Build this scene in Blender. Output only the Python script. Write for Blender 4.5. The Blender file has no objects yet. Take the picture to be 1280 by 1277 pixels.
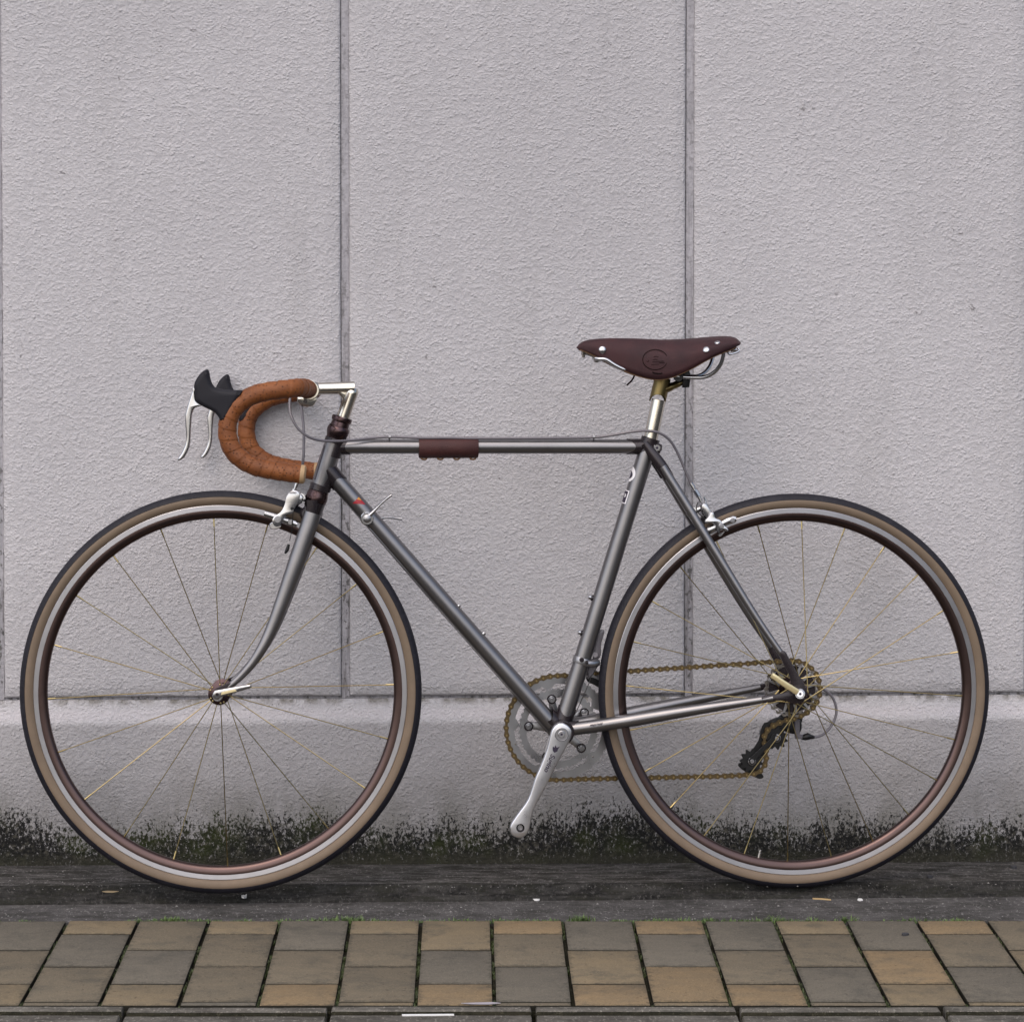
import bpy, bmesh, math, random
from mathutils import Vector, Matrix, noise
from mathutils.geometry import tessellate_polygon
random.seed(7)
C = bpy.context.scene.collection
R = math.radians
# ------------------------------------------------------------------ camera, sky, sun, exposure
FPX, HC, VX, HY = 3710.0, 1.1513, 588.0, 258.0     # focal length in photo pixels, eye height, vanishing point
TH = R(2.0); CY = HY + FPX * math.tan(TH)           # the camera looks 2 degrees down; CY is the row of its axis
def ray(px, py): return Matrix.Rotation(-TH, 3, 'X') @ Vector(((px - VX) / FPX, 1, -(py - CY) / FPX))
def ground_at(px, py, z): d = ray(px, py); return Vector((0, 0, HC)) + d * ((z - HC) / d.z)
cam = bpy.data.cameras.new('camera'); camo = bpy.data.objects.new('camera', cam); C.objects.link(camo)
camo.location = (0, 0, HC); camo.rotation_euler = (R(90) - TH, 0, 0)
cam.sensor_width = 36; cam.lens = FPX / 1280 * 36
cam.shift_x = (640 - VX) / 1280; cam.shift_y = -(638.5 - CY) / 1280
cam.clip_end = 3000; cam.clip_start = 0.05
bpy.context.scene.camera = camo
SUN_EL, SUN_AZ = 50, 200                            # sun high behind the photographer, a little to the left
w = bpy.data.worlds.new('World'); bpy.context.scene.world = w; w.use_nodes = True
nt = w.node_tree; sky = nt.nodes.new('ShaderNodeTexSky'); sky.sky_type = 'NISHITA'; sky.sun_disc = False
sky.sun_elevation = R(SUN_EL); sky.sun_rotation = R(SUN_AZ); sky.dust_density = 4; sky.air_density = 1.0; sky.ozone_density = 1.0
nt.links.new(sky.outputs[0], nt.nodes['Background'].inputs[0]); nt.nodes['Background'].inputs[1].default_value = 0.11
sl = bpy.data.lights.new('sun', 'SUN'); so = bpy.data.objects.new('sun', sl); C.objects.link(so)
sl.energy = 1.45; sl.angle = R(120); sl.color = (1, .975, .96)
sd = Vector((math.sin(R(SUN_AZ)) * math.cos(R(SUN_EL)), math.cos(R(SUN_AZ)) * math.cos(R(SUN_EL)), math.sin(R(SUN_EL))))
so.rotation_euler = sd.to_track_quat('Z', 'Y').to_euler()
vs = bpy.context.scene.view_settings
vs.view_transform = 'Standard'; vs.look = 'None'; vs.gamma = 1; vs.exposure = 0.62; vs.use_curve_mapping = False

# ------------------------------------------------------------------ materials
def mat(name, col, metal=0.0, rough=0.5, **kw):
    m = bpy.data.materials.new(name); m.use_nodes = True
    b = m.node_tree.nodes['Principled BSDF']
    b.inputs['Base Color'].default_value = (*col, 1); b.inputs['Metallic'].default_value = metal; b.inputs['Roughness'].default_value = rough
    for k, v in kw.items(): b.inputs[k.replace('_', ' ')].default_value = v
    return m
class N:
    """small node-tree builder"""
    def __init__(s, m):
        s.m = m; s.t = m.node_tree; s.b = s.t.nodes['Principled BSDF']
        s.pos = s.new('ShaderNodeNewGeometry').outputs['Position']
        s.obj = s.new('ShaderNodeTexCoord').outputs['Object']
    def new(s, k): return s.t.nodes.new(k)
    def L(s, a, b): s.t.links.new(a, b)
    def map(s, src, sc=(1, 1, 1), loc=(0, 0, 0), rot=(0, 0, 0)):
        n = s.new('ShaderNodeMapping'); n.inputs['Scale'].default_value = sc; n.inputs['Location'].default_value = loc; n.inputs['Rotation'].default_value = rot
        s.L(src, n.inputs[0]); return n.outputs[0]
    def noise(s, src, scale, detail=3, rough=.5, dist=0):
        n = s.new('ShaderNodeTexNoise'); n.inputs['Scale'].default_value = scale; n.inputs['Detail'].default_value = detail
        n.inputs['Roughness'].default_value = rough; n.inputs['Distortion'].default_value = dist; s.L(src, n.inputs['Vector']); return n.outputs[0]
    def vor(s, src, scale, feat='F1'):
        n = s.new('ShaderNodeTexVoronoi'); n.inputs['Scale'].default_value = scale; n.feature = feat; s.L(src, n.inputs['Vector']); return n.outputs['Distance']
    def ramp(s, src, a, b, lo=0.0, hi=1.0):
        n = s.new('ShaderNodeMapRange'); s.val(src, n.inputs[0])
        for i, v in ((1, a), (2, b), (3, lo), (4, hi)): n.inputs[i].default_value = v
        n.interpolation_type = 'SMOOTHSTEP' if (lo, hi) == (0, 1) else 'LINEAR'; return n.outputs[0]
    def val(s, v, sock):
        if isinstance(v, (int, float)): sock.default_value = v
        else: s.L(v, sock)
    def math(s, op, a, b=0.0):
        n = s.new('ShaderNodeMath'); n.operation = op; s.val(a, n.inputs[0]); s.val(b, n.inputs[1]); return n.outputs[0]
    def mix(s, f, a, b):
        n = s.new('ShaderNodeMix'); n.data_type = 'RGBA'; s.val(f, n.inputs[0])
        for v, i in ((a, 6), (b, 7)):
            if isinstance(v, tuple): n.inputs[i].default_value = (*v, 1)
            else: s.L(v, n.inputs[i])
        return n.outputs[2]
    def sep(s, src):
        n = s.new('ShaderNodeSeparateXYZ'); s.L(src, n.inputs[0]); return n.outputs
    def color(s, c): s.L(c, s.b.inputs['Base Color'])
    def bump(s, h, dist, strength=1.0):
        n = s.new('ShaderNodeBump'); n.inputs['Distance'].default_value = dist; n.inputs['Strength'].default_value = strength
        s.L(h, n.inputs['Height']); s.L(n.outputs[0], s.b.inputs['Normal'])

def stucco(name, dirt):
    m = mat(name, (.42, .4, .42), 0, .95, Specular_IOR_Level=.1); n = N(m)
    p = n.map(n.pos, (1, 1, 1.2), rot=(0, R(14), 0))
    a = n.noise(p, 125, 4, .66); c = n.noise(p, 330, 3, .7); d = n.noise(p, 45, 2, .5)
    wv = n.new('ShaderNodeVectorMath'); wv.operation = 'MULTIPLY_ADD'; wn_ = n.new('ShaderNodeTexNoise'); wn_.inputs['Scale'].default_value = 90; n.L(p, wn_.inputs['Vector'])
    n.L(wn_.outputs['Color'], wv.inputs[0]); wv.inputs[1].default_value = (.009, .009, .009); n.L(p, wv.inputs[2])
    mound = n.ramp(n.vor(wv.outputs[0], 150), .62, .05)
    ridge = n.ramp(a, .34, .76)
    h = n.math('ADD', n.math('ADD', n.math('MULTIPLY', ridge, .50), n.math('MULTIPLY', n.math('MULTIPLY', mound, n.ramp(d, .35, .6)), .42)), n.math('ADD', n.math('MULTIPLY', c, .42), n.math('MULTIPLY', d, .35)))
    n.bump(h, .0027)
    streak = n.ramp(n.noise(n.map(n.pos, (1, 1, .10)), 11, 4, .65), .52, .74)
    big = n.noise(n.pos, 1.6, 4, .6); fine = n.noise(p, 60, 3, .6)
    col = n.mix(n.ramp(big, .3, .75), (.436, .425, .446), (.486, .474, .496))
    col = n.mix(n.math('MULTIPLY', n.ramp(h, .72, .42), .20), col, (.25, .24, .26))       # darker in the hollows of the relief
    col = n.mix(n.math('MULTIPLY', streak, .16), col, (.26, .25, .25))
    spots = n.math('MULTIPLY', n.ramp(n.noise(n.pos, 23, 2, .5), .70, .75), n.ramp(n.noise(n.pos, 160, 2, .5), .55, .62))
    col = n.mix(n.math('MULTIPLY', spots, .6), col, (.13, .12, .12))
    z = n.math('SUBTRACT', n.sep(n.pos)[2], .0063)
    if dirt:
        cap_ = 0
        # greenish run-off below the ledge, sky light painted as a paler band on the sloped nose, then moss and black algae rising from the gutter
        led = n.math('MULTIPLY', n.ramp(z, .262, .276), n.ramp(n.noise(n.map(n.pos, (1, 1, .4)), 30, 4, .65), .38, .62))
        col = n.mix(n.math('MULTIPLY', led, .85), col, (.14, .13, .11))
        nose = n.math('MULTIPLY', n.ramp(z, .240, .247), n.ramp(z, .262, .256))
        col = n.mix(n.math('MULTIPLY', nose, .35), col, (.50, .47, .50))
        grime = n.math('MULTIPLY', n.ramp(z, .235, .10), n.ramp(n.noise(n.map(n.pos, (1, 1, .7)), 14, 4, .7), .3, .7))
        col = n.mix(n.math('MULTIPLY', grime, .55), col, (.22, .21, .20)); col = n.mix(n.math('MULTIPLY', n.ramp(z, .240, .230), n.ramp(n.noise(n.map(n.pos, (1, 1, .5)), 6, 4, .65), .2, .9, .35, .62)), col, (.235, .228, .235)); col = n.mix(n.math('MULTIPLY', n.ramp(z, .20, .06), .38), col, (.17, .165, .165))
        wav = n.math('ADD', n.math('MULTIPLY', n.noise(n.map(n.pos, (1, 1, .15)), 3.2, 3, .6), .16), n.math('MULTIPLY', n.noise(n.map(n.pos, (1, 1, .3)), 26, 3, .6), .05))
        level = n.math('SUBTRACT', z, n.math('SUBTRACT', wav, .058))            # 0 at the moss line
        cover = n.ramp(level, .072, -.036)
        speck = n.ramp(n.noise(n.map(n.pos, (1, 1, .62)), 215, 5, .78), .30, .70, 0, .999)
        th = n.ramp(n.math('SUBTRACT', n.math('ADD', speck, n.math('MULTIPLY', cover, .66)), .90), -.07, .07)
        haze_ = n.math('MULTIPLY', n.ramp(level, .10, .0), n.ramp(n.noise(n.map(n.pos, (1, 1, .2)), 24, 4, .65), .35, .65))
        col = n.mix(n.math('MULTIPLY', haze_, .60), col, (.115, .112, .098))
        green = n.mix(n.ramp(n.noise(n.pos, 9, 3, .6), .45, .7), (.014, .014, .014), (.026, .031, .013))
        green = n.mix(n.math('MULTIPLY', n.ramp(n.noise(n.pos, 120, 2, .5), .5, .7), .5), green, (.085, .08, .065))
        col = n.mix(th, col, green)
        flake = n.math('MULTIPLY', n.ramp(n.noise(n.map(n.pos, (1, 1, .7)), 130, 4, .75), .57, .64), n.ramp(z, -.005, .02))
        col = n.mix(n.math('MULTIPLY', flake, n.math('MULTIPLY', th, .50)), col, (.17, .165, .155))
        foot = n.ramp(n.math('ADD', z, n.math('MULTIPLY', n.noise(n.pos, 55, 4, .7), .04)), .034, .008)
        col = n.mix(n.math('MULTIPLY', foot, .7), col, (.035, .034, .026))
    n.color(col); return m

def sealant():
    m = mat('joint_sealant', (.3, .29, .31), 0, .85); n = N(m)
    z = n.sep(n.pos)[2]
    a = n.noise(n.map(n.pos, (1, 1, .25)), 45, 4, .7)
    edge = n.ramp(n.noise(n.map(n.pos, (1, 1, .3)), 9, 3, .6), .4, .7)
    col = n.mix(n.ramp(a, .35, .7), (.27, .262, .285), (.36, .35, .378))
    sp = n.ramp(n.noise(n.map(n.pos, (1, 1, .6)), 130, 3, .6), .54, .64)
    low = n.ramp(z, 1.1, .5, .40, 1)
    col = n.mix(n.math('MULTIPLY', n.ramp(n.noise(n.map(n.pos, (2.5, 1, .22)), 36, 4, .7), .46, .66), n.ramp(z, 1.3, .5, .35, .9)), col, (.15, .142, .15))
    col = n.mix(n.math('MULTIPLY', sp, n.math('MULTIPLY', low, .8)), col, (.05, .048, .045))
    n.color(col); n.bump(n.noise(n.pos, 160, 3, .6), .002); return m

def concrete(name, base, dark, streak=1.0, moss=.0):
    m = mat(name, base, 0, .95, Specular_IOR_Level=.06); n = N(m)
    st = n.math('ADD', n.math('MULTIPLY', n.noise(n.map(n.pos, (1, 9 * streak, 6)), 13, 5, .7, .3), .6), n.math('MULTIPLY', n.noise(n.map(n.pos, (1, 1.5, 1)), 75, 4, .75), .4))
    col = n.mix(n.ramp(st, .32, .68), dark, base)
    sp = n.ramp(n.noise(n.map(n.pos, (1, .45, 1)), 190, 3, .75), .55, .66)
    lt = tuple(min(1, c * 2.1) for c in base)
    col = n.mix(n.math('MULTIPLY', sp, .55), col, lt)
    pt = n.ramp(n.noise(n.map(n.pos, (1, 3, 1)), 5, 4, .7), .62, .70)
    col = n.mix(n.math('MULTIPLY', pt, .45), col, tuple(c * 1.6 for c in base))
    if moss:
        mm = n.math('MULTIPLY', n.ramp(n.noise(n.map(n.pos, (1, 2.5, 1)), 17, 4, .7), .45, .62), moss)
        col = n.mix(mm, col, (.022, .022, .018))
    n.color(col); n.bump(n.math('ADD', n.noise(n.pos, 170, 4, .7), n.math('MULTIPLY', st, .6)), .004); return m

PZ_ = -.020
def paver_mat(name, base, alt):
    m = mat(name, base, 0, .9, Specular_IOR_Level=.12); n = N(m)
    oi = n.new('ShaderNodeObjectInfo')
    off = n.new('ShaderNodeVectorMath'); off.operation = 'MULTIPLY_ADD'; n.L(oi.outputs['Random'], off.inputs[0]); off.inputs[1].default_value = (7, 3, 5); n.L(n.pos, off.inputs[2])
    p = off.outputs[0]
    a = n.noise(n.map(p, (1, 2.2, 1)), 16, 5, .65, .5)
    col = n.mix(n.ramp(a, .3, .72), alt, base)
    col = n.mix(n.ramp(oi.outputs['Random'], 0, 1, 0, .28), col, tuple(c * .72 for c in alt))
    pit = n.ramp(n.noise(p, 190, 2, .6), .66, .72)
    col = n.mix(n.math('MULTIPLY', pit, .75), col, (.035, .03, .025))
    gr = n.ramp(n.noise(p, 380, 3, .8), .42, .68)
    col = n.mix(n.math('MULTIPLY', gr, .42), col, tuple(min(1, c * 1.5) for c in base))
    bl = n.ramp(n.noise(p, 13, 4, .7), .48, .72)
    col = n.mix(n.math('MULTIPLY', bl, .5), col, (.062, .060, .052))
    g_ = n.new('ShaderNodeTexCoord').outputs['Generated']; gx, gy, _ = n.sep(g_)
    ex = n.math('MULTIPLY', n.math('MINIMUM', gx, n.math('SUBTRACT', 1.0, gx)), .110); ey = n.math('MULTIPLY', n.math('MINIMUM', gy, n.math('SUBTRACT', 1.0, gy)), .16)
    ed = n.math('SUBTRACT', n.math('MINIMUM', ex, ey), n.math('MULTIPLY', n.ramp(n.noise(n.pos, 70, 4, .7), .35, .75), .012))
    col = n.mix(n.math('MULTIPLY', n.ramp(ed, .003, -.004), .45), col, (.045, .042, .034))      # dirt worked in from the joints
    fl = n.ramp(n.noise(p, 240, 3, .8), .60, .68); col = n.mix(n.math('MULTIPLY', fl, .5), col, tuple(min(1, c * 1.7) for c in base))
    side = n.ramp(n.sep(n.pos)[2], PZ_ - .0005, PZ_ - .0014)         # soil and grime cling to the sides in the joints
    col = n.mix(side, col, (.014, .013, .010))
    n.color(col); n.bump(n.math('SUBTRACT', n.noise(p, 300, 3, .7), pit), .0014); return m

def metal_wear(name, col, rough, metal=1.0, scale=60, var=.12, aniso=None, coat=0):
    m = mat(name, col, metal, rough); n = N(m)
    a = n.noise(n.obj, min(scale, 70), 3, .6); var *= .5
    n.L(n.ramp(a, .3, .7, max(.03, rough - var), rough + var), n.b.inputs['Roughness'])
    n.color(n.mix(n.ramp(n.noise(n.obj, min(scale, 60) * .35, 3, .6), .3, .8), col, tuple(c * .88 for c in col)))
    if coat: n.b.inputs['Coat Weight'].default_value = coat; n.b.inputs['Coat Roughness'].default_value = .12
    return m

M_wall = stucco('stucco', False); M_plinth = stucco('plinth_render', True); M_seal = sealant()
M_gut = concrete('gutter_concrete', (.115, .109, .106), (.022, .021, .020), .55, .7)
M_lip = concrete('mossy_lip', (.050, .048, .046), (.008, .008, .008), .5, .7)
M_strip = concrete('old_asphalt_strip', (.108, .103, .102), (.052, .050, .049), .12, .4)
M_asph = concrete('road_asphalt', (.055, .055, .056), (.042, .042, .043), .12)
M_kerb = concrete('kerb_concrete', (.160, .150, .132), (.085, .078, .070), .12, .4)
M_bed = concrete('joint_soil', (.035, .032, .022), (.018, .018, .013), .1)
PM = {'g': paver_mat('paver_grey', (.126, .112, .090), (.104, .094, .078)), 'b': paver_mat('paver_brown', (.142, .118, .085), (.116, .100, .075)),
      't': paver_mat('paver_tan', (.176, .138, .088), (.142, .116, .080)), 'o': paver_mat('paver_orange', (.200, .144, .084), (.158, .122, .079))}
M_paint = metal_wear('pewter_paint', (.212, .205, .212), .34, .95, 300, .02, coat=.25)
M_lug = metal_wear('dark_lug_paint', (.028, .022, .026), .27, .5, 200, .04, coat=.2)
M_bronze = metal_wear('bronze_anodised', (.085, .056, .058), .27, 1, 120, .06)
M_rim = metal_wear('brown_anodised_rim', (.100, .068, .064), .30, 1, 40, .05)
M_silver = metal_wear('polished_alloy', (.49, .485, .50), .20, 1, 90, .06)
M_satin = metal_wear('satin_alloy', (.36, .355, .37), .36, 1, 140, .08)
M_ring = metal_wear('ring_alloy', (.38, .38, .40), .30, 1, 25, .12)
M_track = metal_wear('machined_rim', (.50, .495, .53), .34, 1, 50, .05)
M_champ = metal_wear('champagne_alloy', (.66, .62, .55), .20, 1, 90, .05)
M_gold = metal_wear('gold_anodised', (.85, .72, .42), .25, .6, 90, .06)
M_arm = metal_wear('polished_crank', (.66, .66, .70), .30, 1, 40, .06)
M_brass = metal_wear('brass_bracket', (.19, .145, .065), .34, 1, 90, .08)
M_spoke = metal_wear('brass_spoke', (.34, .27, .13), .30, 1, 50, .06)
M_chain = metal_wear('chain_brass', (.135, .098, .052), .40, .9, 300, .1); M_pin = metal_wear('chain_pin', (.42, .30, .13), .28, 1, 300, .05)
M_steel = metal_wear('sprocket_steel', (.30, .275, .255), .30, 1, 200, .1)
M_black = mat('black_plastic', (.006, .006, .007), 0, .4, Specular_IOR_Level=.35)
M_hood = mat('hood_rubber', (.009, .0085, .013), 0, .65, Specular_IOR_Level=.3)
M_hous = mat('grey_housing', (.13, .12, .135), .2, .35)
M_wire = mat('steel_wire', (.28, .27, .27), 1, .4)
M_white = mat('white_print', (.68, .67, .70), 0, .45)
M_ink = mat('dark_print', (.018, .012, .03), 0, .4)
M_red = mat('red_print', (.30, .012, .02), 0, .35)
M_yel = mat('orange_print', (.55, .22, .03), 0, .35)
M_cork = mat('cork_plug', (.33, .22, .12), 0, .7)
def tread():
    m = mat('tyre_tread', (.022, .021, .026), 0, .6, Specular_IOR_Level=.28); n = N(m); n.bump(n.noise(n.obj, 420, 2, .5), .0008)
    n.color(n.mix(n.ramp(n.noise(n.obj, 30, 4, .7), .45, .75), (.0085, .008, .013), (.015, .014, .020))); return m
def sidewall():
    m = mat('tan_sidewall', (.20, .145, .10), 0, .7); n = N(m)
    a = n.noise(n.obj, 35, 4, .6); f = n.noise(n.obj, 500, 2, .6)
    c = n.mix(n.ramp(a, .3, .75), (.128, .092, .063), (.152, .110, .075)); c = n.mix(n.math('MULTIPLY', n.ramp(f, .5, .75), .3), c, (.12, .085, .06))
    n.color(c); n.bump(f, .0003); return m
def leather(name, a, b, rough, pores, dots):
    m = mat(name, a, 0, rough); n = N(m)
    v = n.vor(n.obj, pores); big = n.noise(n.obj, 28, 4, .6)
    c = n.mix(n.ramp(big, .3, .72), a, b)
    h = n.math('MULTIPLY', v, .5)
    if dots:
        dv = n.new('ShaderNodeTexVoronoi'); dv.inputs['Scale'].default_value = dots; dv.inputs['Randomness'].default_value = .75; n.L(n.obj, dv.inputs['Vector'])
        d = n.ramp(dv.outputs['Distance'], .16, .24); c = n.mix(n.ramp(d, 0, 1, .75, 0), c, (.02, .008, .004)); h = n.math('ADD', h, d)
    n.color(c); n.bump(h, .0009); n.b.inputs['Specular IOR Level'].default_value = .28; return m
M_tread, M_side = tread(), sidewall()
_n = N(M_track); _t = _n.new('ShaderNodeTangent'); _t.direction_type = 'RADIAL'; _t.axis = 'Y'; _n.L(_t.outputs[0], _n.b.inputs['Tangent'])
_n.b.inputs['Anisotropic'].default_value = .62; _n.b.inputs['Anisotropic Rotation'].default_value = .25
M_tape = leather('tan_leather_tape', (.205, .068, .020), (.125, .040, .013), .5, 700, 185)
M_sad = leather('brown_saddle_leather', (.042, .0140, .0165), (.026, .0095, .0125), .55, 1300, 0)
M_wrap = leather('brown_wrap_leather', (.055, .018, .017), (.040, .014, .014), .5, 900, 0)
M_stamp = mat('stamped_leather', (.006, .003, .003), 0, .9, Specular_IOR_Level=.1)
M_edge = mat('leather_edge', (.16, .085, .04), 0, .7)
def grass_mat(name, a, b):
    m = mat(name, a, 0, .7); n = N(m); n.color(n.mix(n.ramp(n.noise(n.pos, 60, 2, .5), .35, .7), a, b)); return m
M_moss = grass_mat('moss', (.055, .075, .022), (.030, .036, .016))
M_grass = grass_mat('grass_green', (.095, .150, .040), (.050, .085, .024))

# ------------------------------------------------------------------ mesh helpers
XF = Matrix.Identity(4)
def link(o, parent=None, **props):
    C.objects.link(o)
    if parent is not None: o.parent = parent
    for k, v in props.items(): o[k] = v
    return o
def make_mesh(name, verts, faces, m, smooth=35, xf=None):
    me = bpy.data.meshes.new(name)
    x = XF if xf is None else xf
    me.from_pydata([tuple(x @ Vector(v)) for v in verts], [], faces)
    bm = bmesh.new(); bm.from_mesh(me); bmesh.ops.recalc_face_normals(bm, faces=bm.faces)
    big = [f for f in bm.faces if len(f.verts) > 4]
    if big: bmesh.ops.triangulate(bm, faces=big, ngon_method='EAR_CLIP')
    bm.to_mesh(me); bm.free()
    if smooth:
        me.shade_smooth(); me.set_sharp_from_angle(angle=R(smooth))
    me.materials.append(m); return me
def mk(name, geo, m, parent=None, smooth=35, label=None, xf=None):
    o = bpy.data.objects.new(name, make_mesh(name, geo[0], geo[1], m, smooth, xf)); link(o, parent)
    if label: o['label'] = label
    return o
def join(*gs):
    V, F = [], []
    for v, f in gs:
        b = len(V); V += list(v); F += [tuple(i + b for i in q) for q in f]
    return V, F
def catmull(pts, n=8, closed=False):
    P_ = [Vector(p) for p in pts]; out = []; k = len(P_)
    for i in range(k if closed else k - 1):
        g = (lambda j: P_[j % k]) if closed else (lambda j: P_[min(max(j, 0), k - 1)])
        a, b, c, d = g(i - 1), g(i), g(i + 1), g(i + 2)
        for s in range(n):
            t = s / n
            out.append(.5 * ((2 * b) + (c - a) * t + (2 * a - 5 * b + 4 * c - d) * t * t + (3 * b - a - 3 * c + d) * t ** 3))
    if not closed: out.append(P_[-1])
    return out
def resample(pts, step):
    out = [pts[0].copy()]; acc = 0
    for a, b in zip(pts, pts[1:]):
        L_ = (b - a).length; t = step - acc
        while t <= L_ and L_ > 0: out.append(a.lerp(b, t / L_)); t += step
        acc = (acc + L_) % step if L_ else acc
    return out
def sweep(pts, rad, n=14, caps=True, flat=1.0, up=(0, 1, 0), fn=None):
    """tube along pts; rad a number, list or function of 0..1; flat scales the section along `up`; fn(s, ang, r) -> r"""
    P_ = [Vector(p) for p in pts]; k = len(P_); V, F = [], []
    L_ = [0]
    for a, b in zip(P_, P_[1:]): L_.append(L_[-1] + (b - a).length)
    tot = L_[-1] or 1; prev = None
    for i, p in enumerate(P_):
        t = (P_[min(i + 1, k - 1)] - P_[max(i - 1, 0)]).normalized()
        if prev is None:
            u = Vector(up) - t * t.dot(Vector(up))
            if u.length < .1: u = t.orthogonal()
        else: u = prev - t * t.dot(prev)
        u.normalize(); prev = u; s_ = t.cross(u)
        r = rad(L_[i] / tot) if callable(rad) else (rad[i] if isinstance(rad, (list, tuple)) else rad)
        for j in range(n):
            an = 2 * math.pi * j / n; rr = fn(L_[i], an, r) if fn else r
            V.append(p + u * math.cos(an) * rr * flat + s_ * math.sin(an) * rr)
    for i in range(k - 1):
        for j in range(n):
            F.append((i * n + j, i * n + (j + 1) % n, (i + 1) * n + (j + 1) % n, (i + 1) * n + j))
    if caps: F.append(tuple(range(n))[::-1]); F.append(tuple((k - 1) * n + j for j in range(n)))
    return V, F
def lathe(o, axis, prof, n=40, closed=False):
    """profile [(r, h)] turned about the line o + h*axis"""
    o, ax = Vector(o), Vector(axis).normalized(); u = ax.orthogonal().normalized(); v = ax.cross(u); V, F = [], []
    for r, h in prof:
        for j in range(n):
            an = 2 * math.pi * j / n; V.append(o + ax * h + (u * math.cos(an) + v * math.sin(an)) * max(r, 1e-5))
    k = len(prof)
    for i in range(k if closed else k - 1):
        i2 = (i + 1) % k
        for j in range(n): F.append((i * n + j, i * n + (j + 1) % n, i2 * n + (j + 1) % n, i2 * n + j))
    return V, F
def cyl(a, b, r, n=16, bev=.0004, r2=None):
    a, b = Vector(a), Vector(b); h = (b - a).length; r2 = r if r2 is None else r2; e = min(bev, r * .4, h * .4)
    return lathe(a, b - a, [(0, 0), (r - e, 0), (r, e), (r2, h - e), (r2 - e, h), (0, h)], n)
def pillow(poly, lc, hw, r=.001, steps=2, sm=0, holes=()):
    """closed outline [(x, z)] given thickness across the bike with rounded rims"""
    P2 = [Vector((p[0], p[1])) for p in poly]
    if sm: P2 = catmull(P2, sm, True)
    area = sum(a.x * b.y - b.x * a.y for a, b in zip(P2, P2[1:] + P2[:1]))
    k = len(P2); nr = []
    for i in range(k):
        d1 = (P2[i] - P2[i - 1]).normalized(); d2 = (P2[(i + 1) % k] - P2[i]).normalized()
        n1 = Vector((-d1.y, d1.x)); n2 = Vector((-d2.y, d2.x)); q = n1 + n2
        q = q / max(.6, q.dot(n1)) if q.length > 1e-6 else n1
        nr.append(q * (1 if area > 0 else -1))
    V, F, rings = [], [], 0
    lay = [(math.radians(-90 + 90 * s / steps), -1) for s in range(steps + 1)] + [(math.radians(90 * s / steps), 1) for s in range(steps + 1)]
    for th, sg in lay:
        ins = r * (1 - math.cos(th)); la = lc + sg * (hw - r) + r * math.sin(th)
        for i in range(k): q = P2[i] + nr[i] * ins; V.append((q.x, la, q.y))
        rings += 1
    for a in range(rings - 1):
        for i in range(k): F.append((a * k + i, a * k + (i + 1) % k, (a + 1) * k + (i + 1) % k, (a + 1) * k + i))
    for b_ in (0, (rings - 1) * k):
        for t_ in tessellate_polygon([[Vector((V[b_ + i][0], V[b_ + i][2], 0)) for i in range(k)]]):
            F.append(tuple(b_ + i for i in t_))
    return V, F
def box(x0, x1, y0, y1, z0, z1, bev=0.0):
    if not bev:
        V = [(x, y, z) for z in (z0, z1) for y in (y0, y1) for x in (x0, x1)]
        return V, [(0, 2, 3, 1), (4, 5, 7, 6), (0, 1, 5, 4), (2, 6, 7, 3), (0, 4, 6, 2), (1, 3, 7, 5)]
    bm = bmesh.new(); bmesh.ops.create_cube(bm, size=1)
    for v in bm.verts: v.co = Vector((x0 + (v.co.x + .5) * (x1 - x0), y0 + (v.co.y + .5) * (y1 - y0), z0 + (v.co.z + .5) * (z1 - z0)))
    bmesh.ops.bevel(bm, geom=bm.edges[:], offset=bev, segments=2, affect='EDGES', profile=.5)
    V = [v.co.copy() for v in bm.verts]; F = [tuple(v.index for v in f.verts) for f in bm.faces]; bm.free(); return V, F
def ring_teeth(cx, cz, lat, hw, r_in, r_out, teeth, depth, ri_fn=None, sub=4):
    """flat toothed annulus"""
    V, F = [], []; k = teeth * sub
    for i in range(k):
        a = 2 * math.pi * i / k; ph = (i % sub) / sub
        ro = r_out - depth * (.5 + .5 * math.cos(2 * math.pi * ph)) ; ri = ri_fn(a) if ri_fn else r_in
        for r, l in ((ri, lat - hw), (ro, lat - hw), (ro, lat + hw), (ri, lat + hw)): V.append((cx + r * math.cos(a), l, cz + r * math.sin(a)))
    for i in range(k):
        for q in range(4): F.append((i * 4 + q, i * 4 + (q + 1) % 4, ((i + 1) % k) * 4 + (q + 1) % 4, ((i + 1) % k) * 4 + q))
    return V, F
def tube_patch(a, b, r, outline, ang0, m, name, parent, k=6):
    """flat print on a round tube: outline [(u along the tube, v round it)] in metres; ang0 0 = facing the viewer, + = upper/left side"""
    a, b = Vector(a), Vector(b); ax = (b - a).normalized(); near = Vector((0, -1, 0)); near = (near - ax * near.dot(ax)).normalized(); sd_ = ax.cross(near)
    cu = sum(p[0] for p in outline) / len(outline); cv = sum(p[1] for p in outline) / len(outline)
    dense = []
    for p, q in zip(outline, outline[1:] + outline[:1]):
        for s in range(6): dense.append((p[0] + (q[0] - p[0]) * s / 6, p[1] + (q[1] - p[1]) * s / 6))
    V = []; n = len(dense)
    def put(u, v):
        an = ang0 + v / r; return a + ax * u + (near * math.cos(an) + sd_ * math.sin(an)) * r
    V.append(put(cu, cv))
    for s in range(1, k + 1):
        for u, v in dense: V.append(put(cu + (u - cu) * s / k, cv + (v - cv) * s / k))
    F = [(0, 1 + j, 1 + (j + 1) % n) for j in range(n)]
    for s in range(k - 1):
        for j in range(n): F.append((1 + s * n + j, 1 + s * n + (j + 1) % n, 1 + (s + 1) * n + (j + 1) % n, 1 + (s + 1) * n + j))
    return mk(name, (V, F), m, parent, 60)

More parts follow.
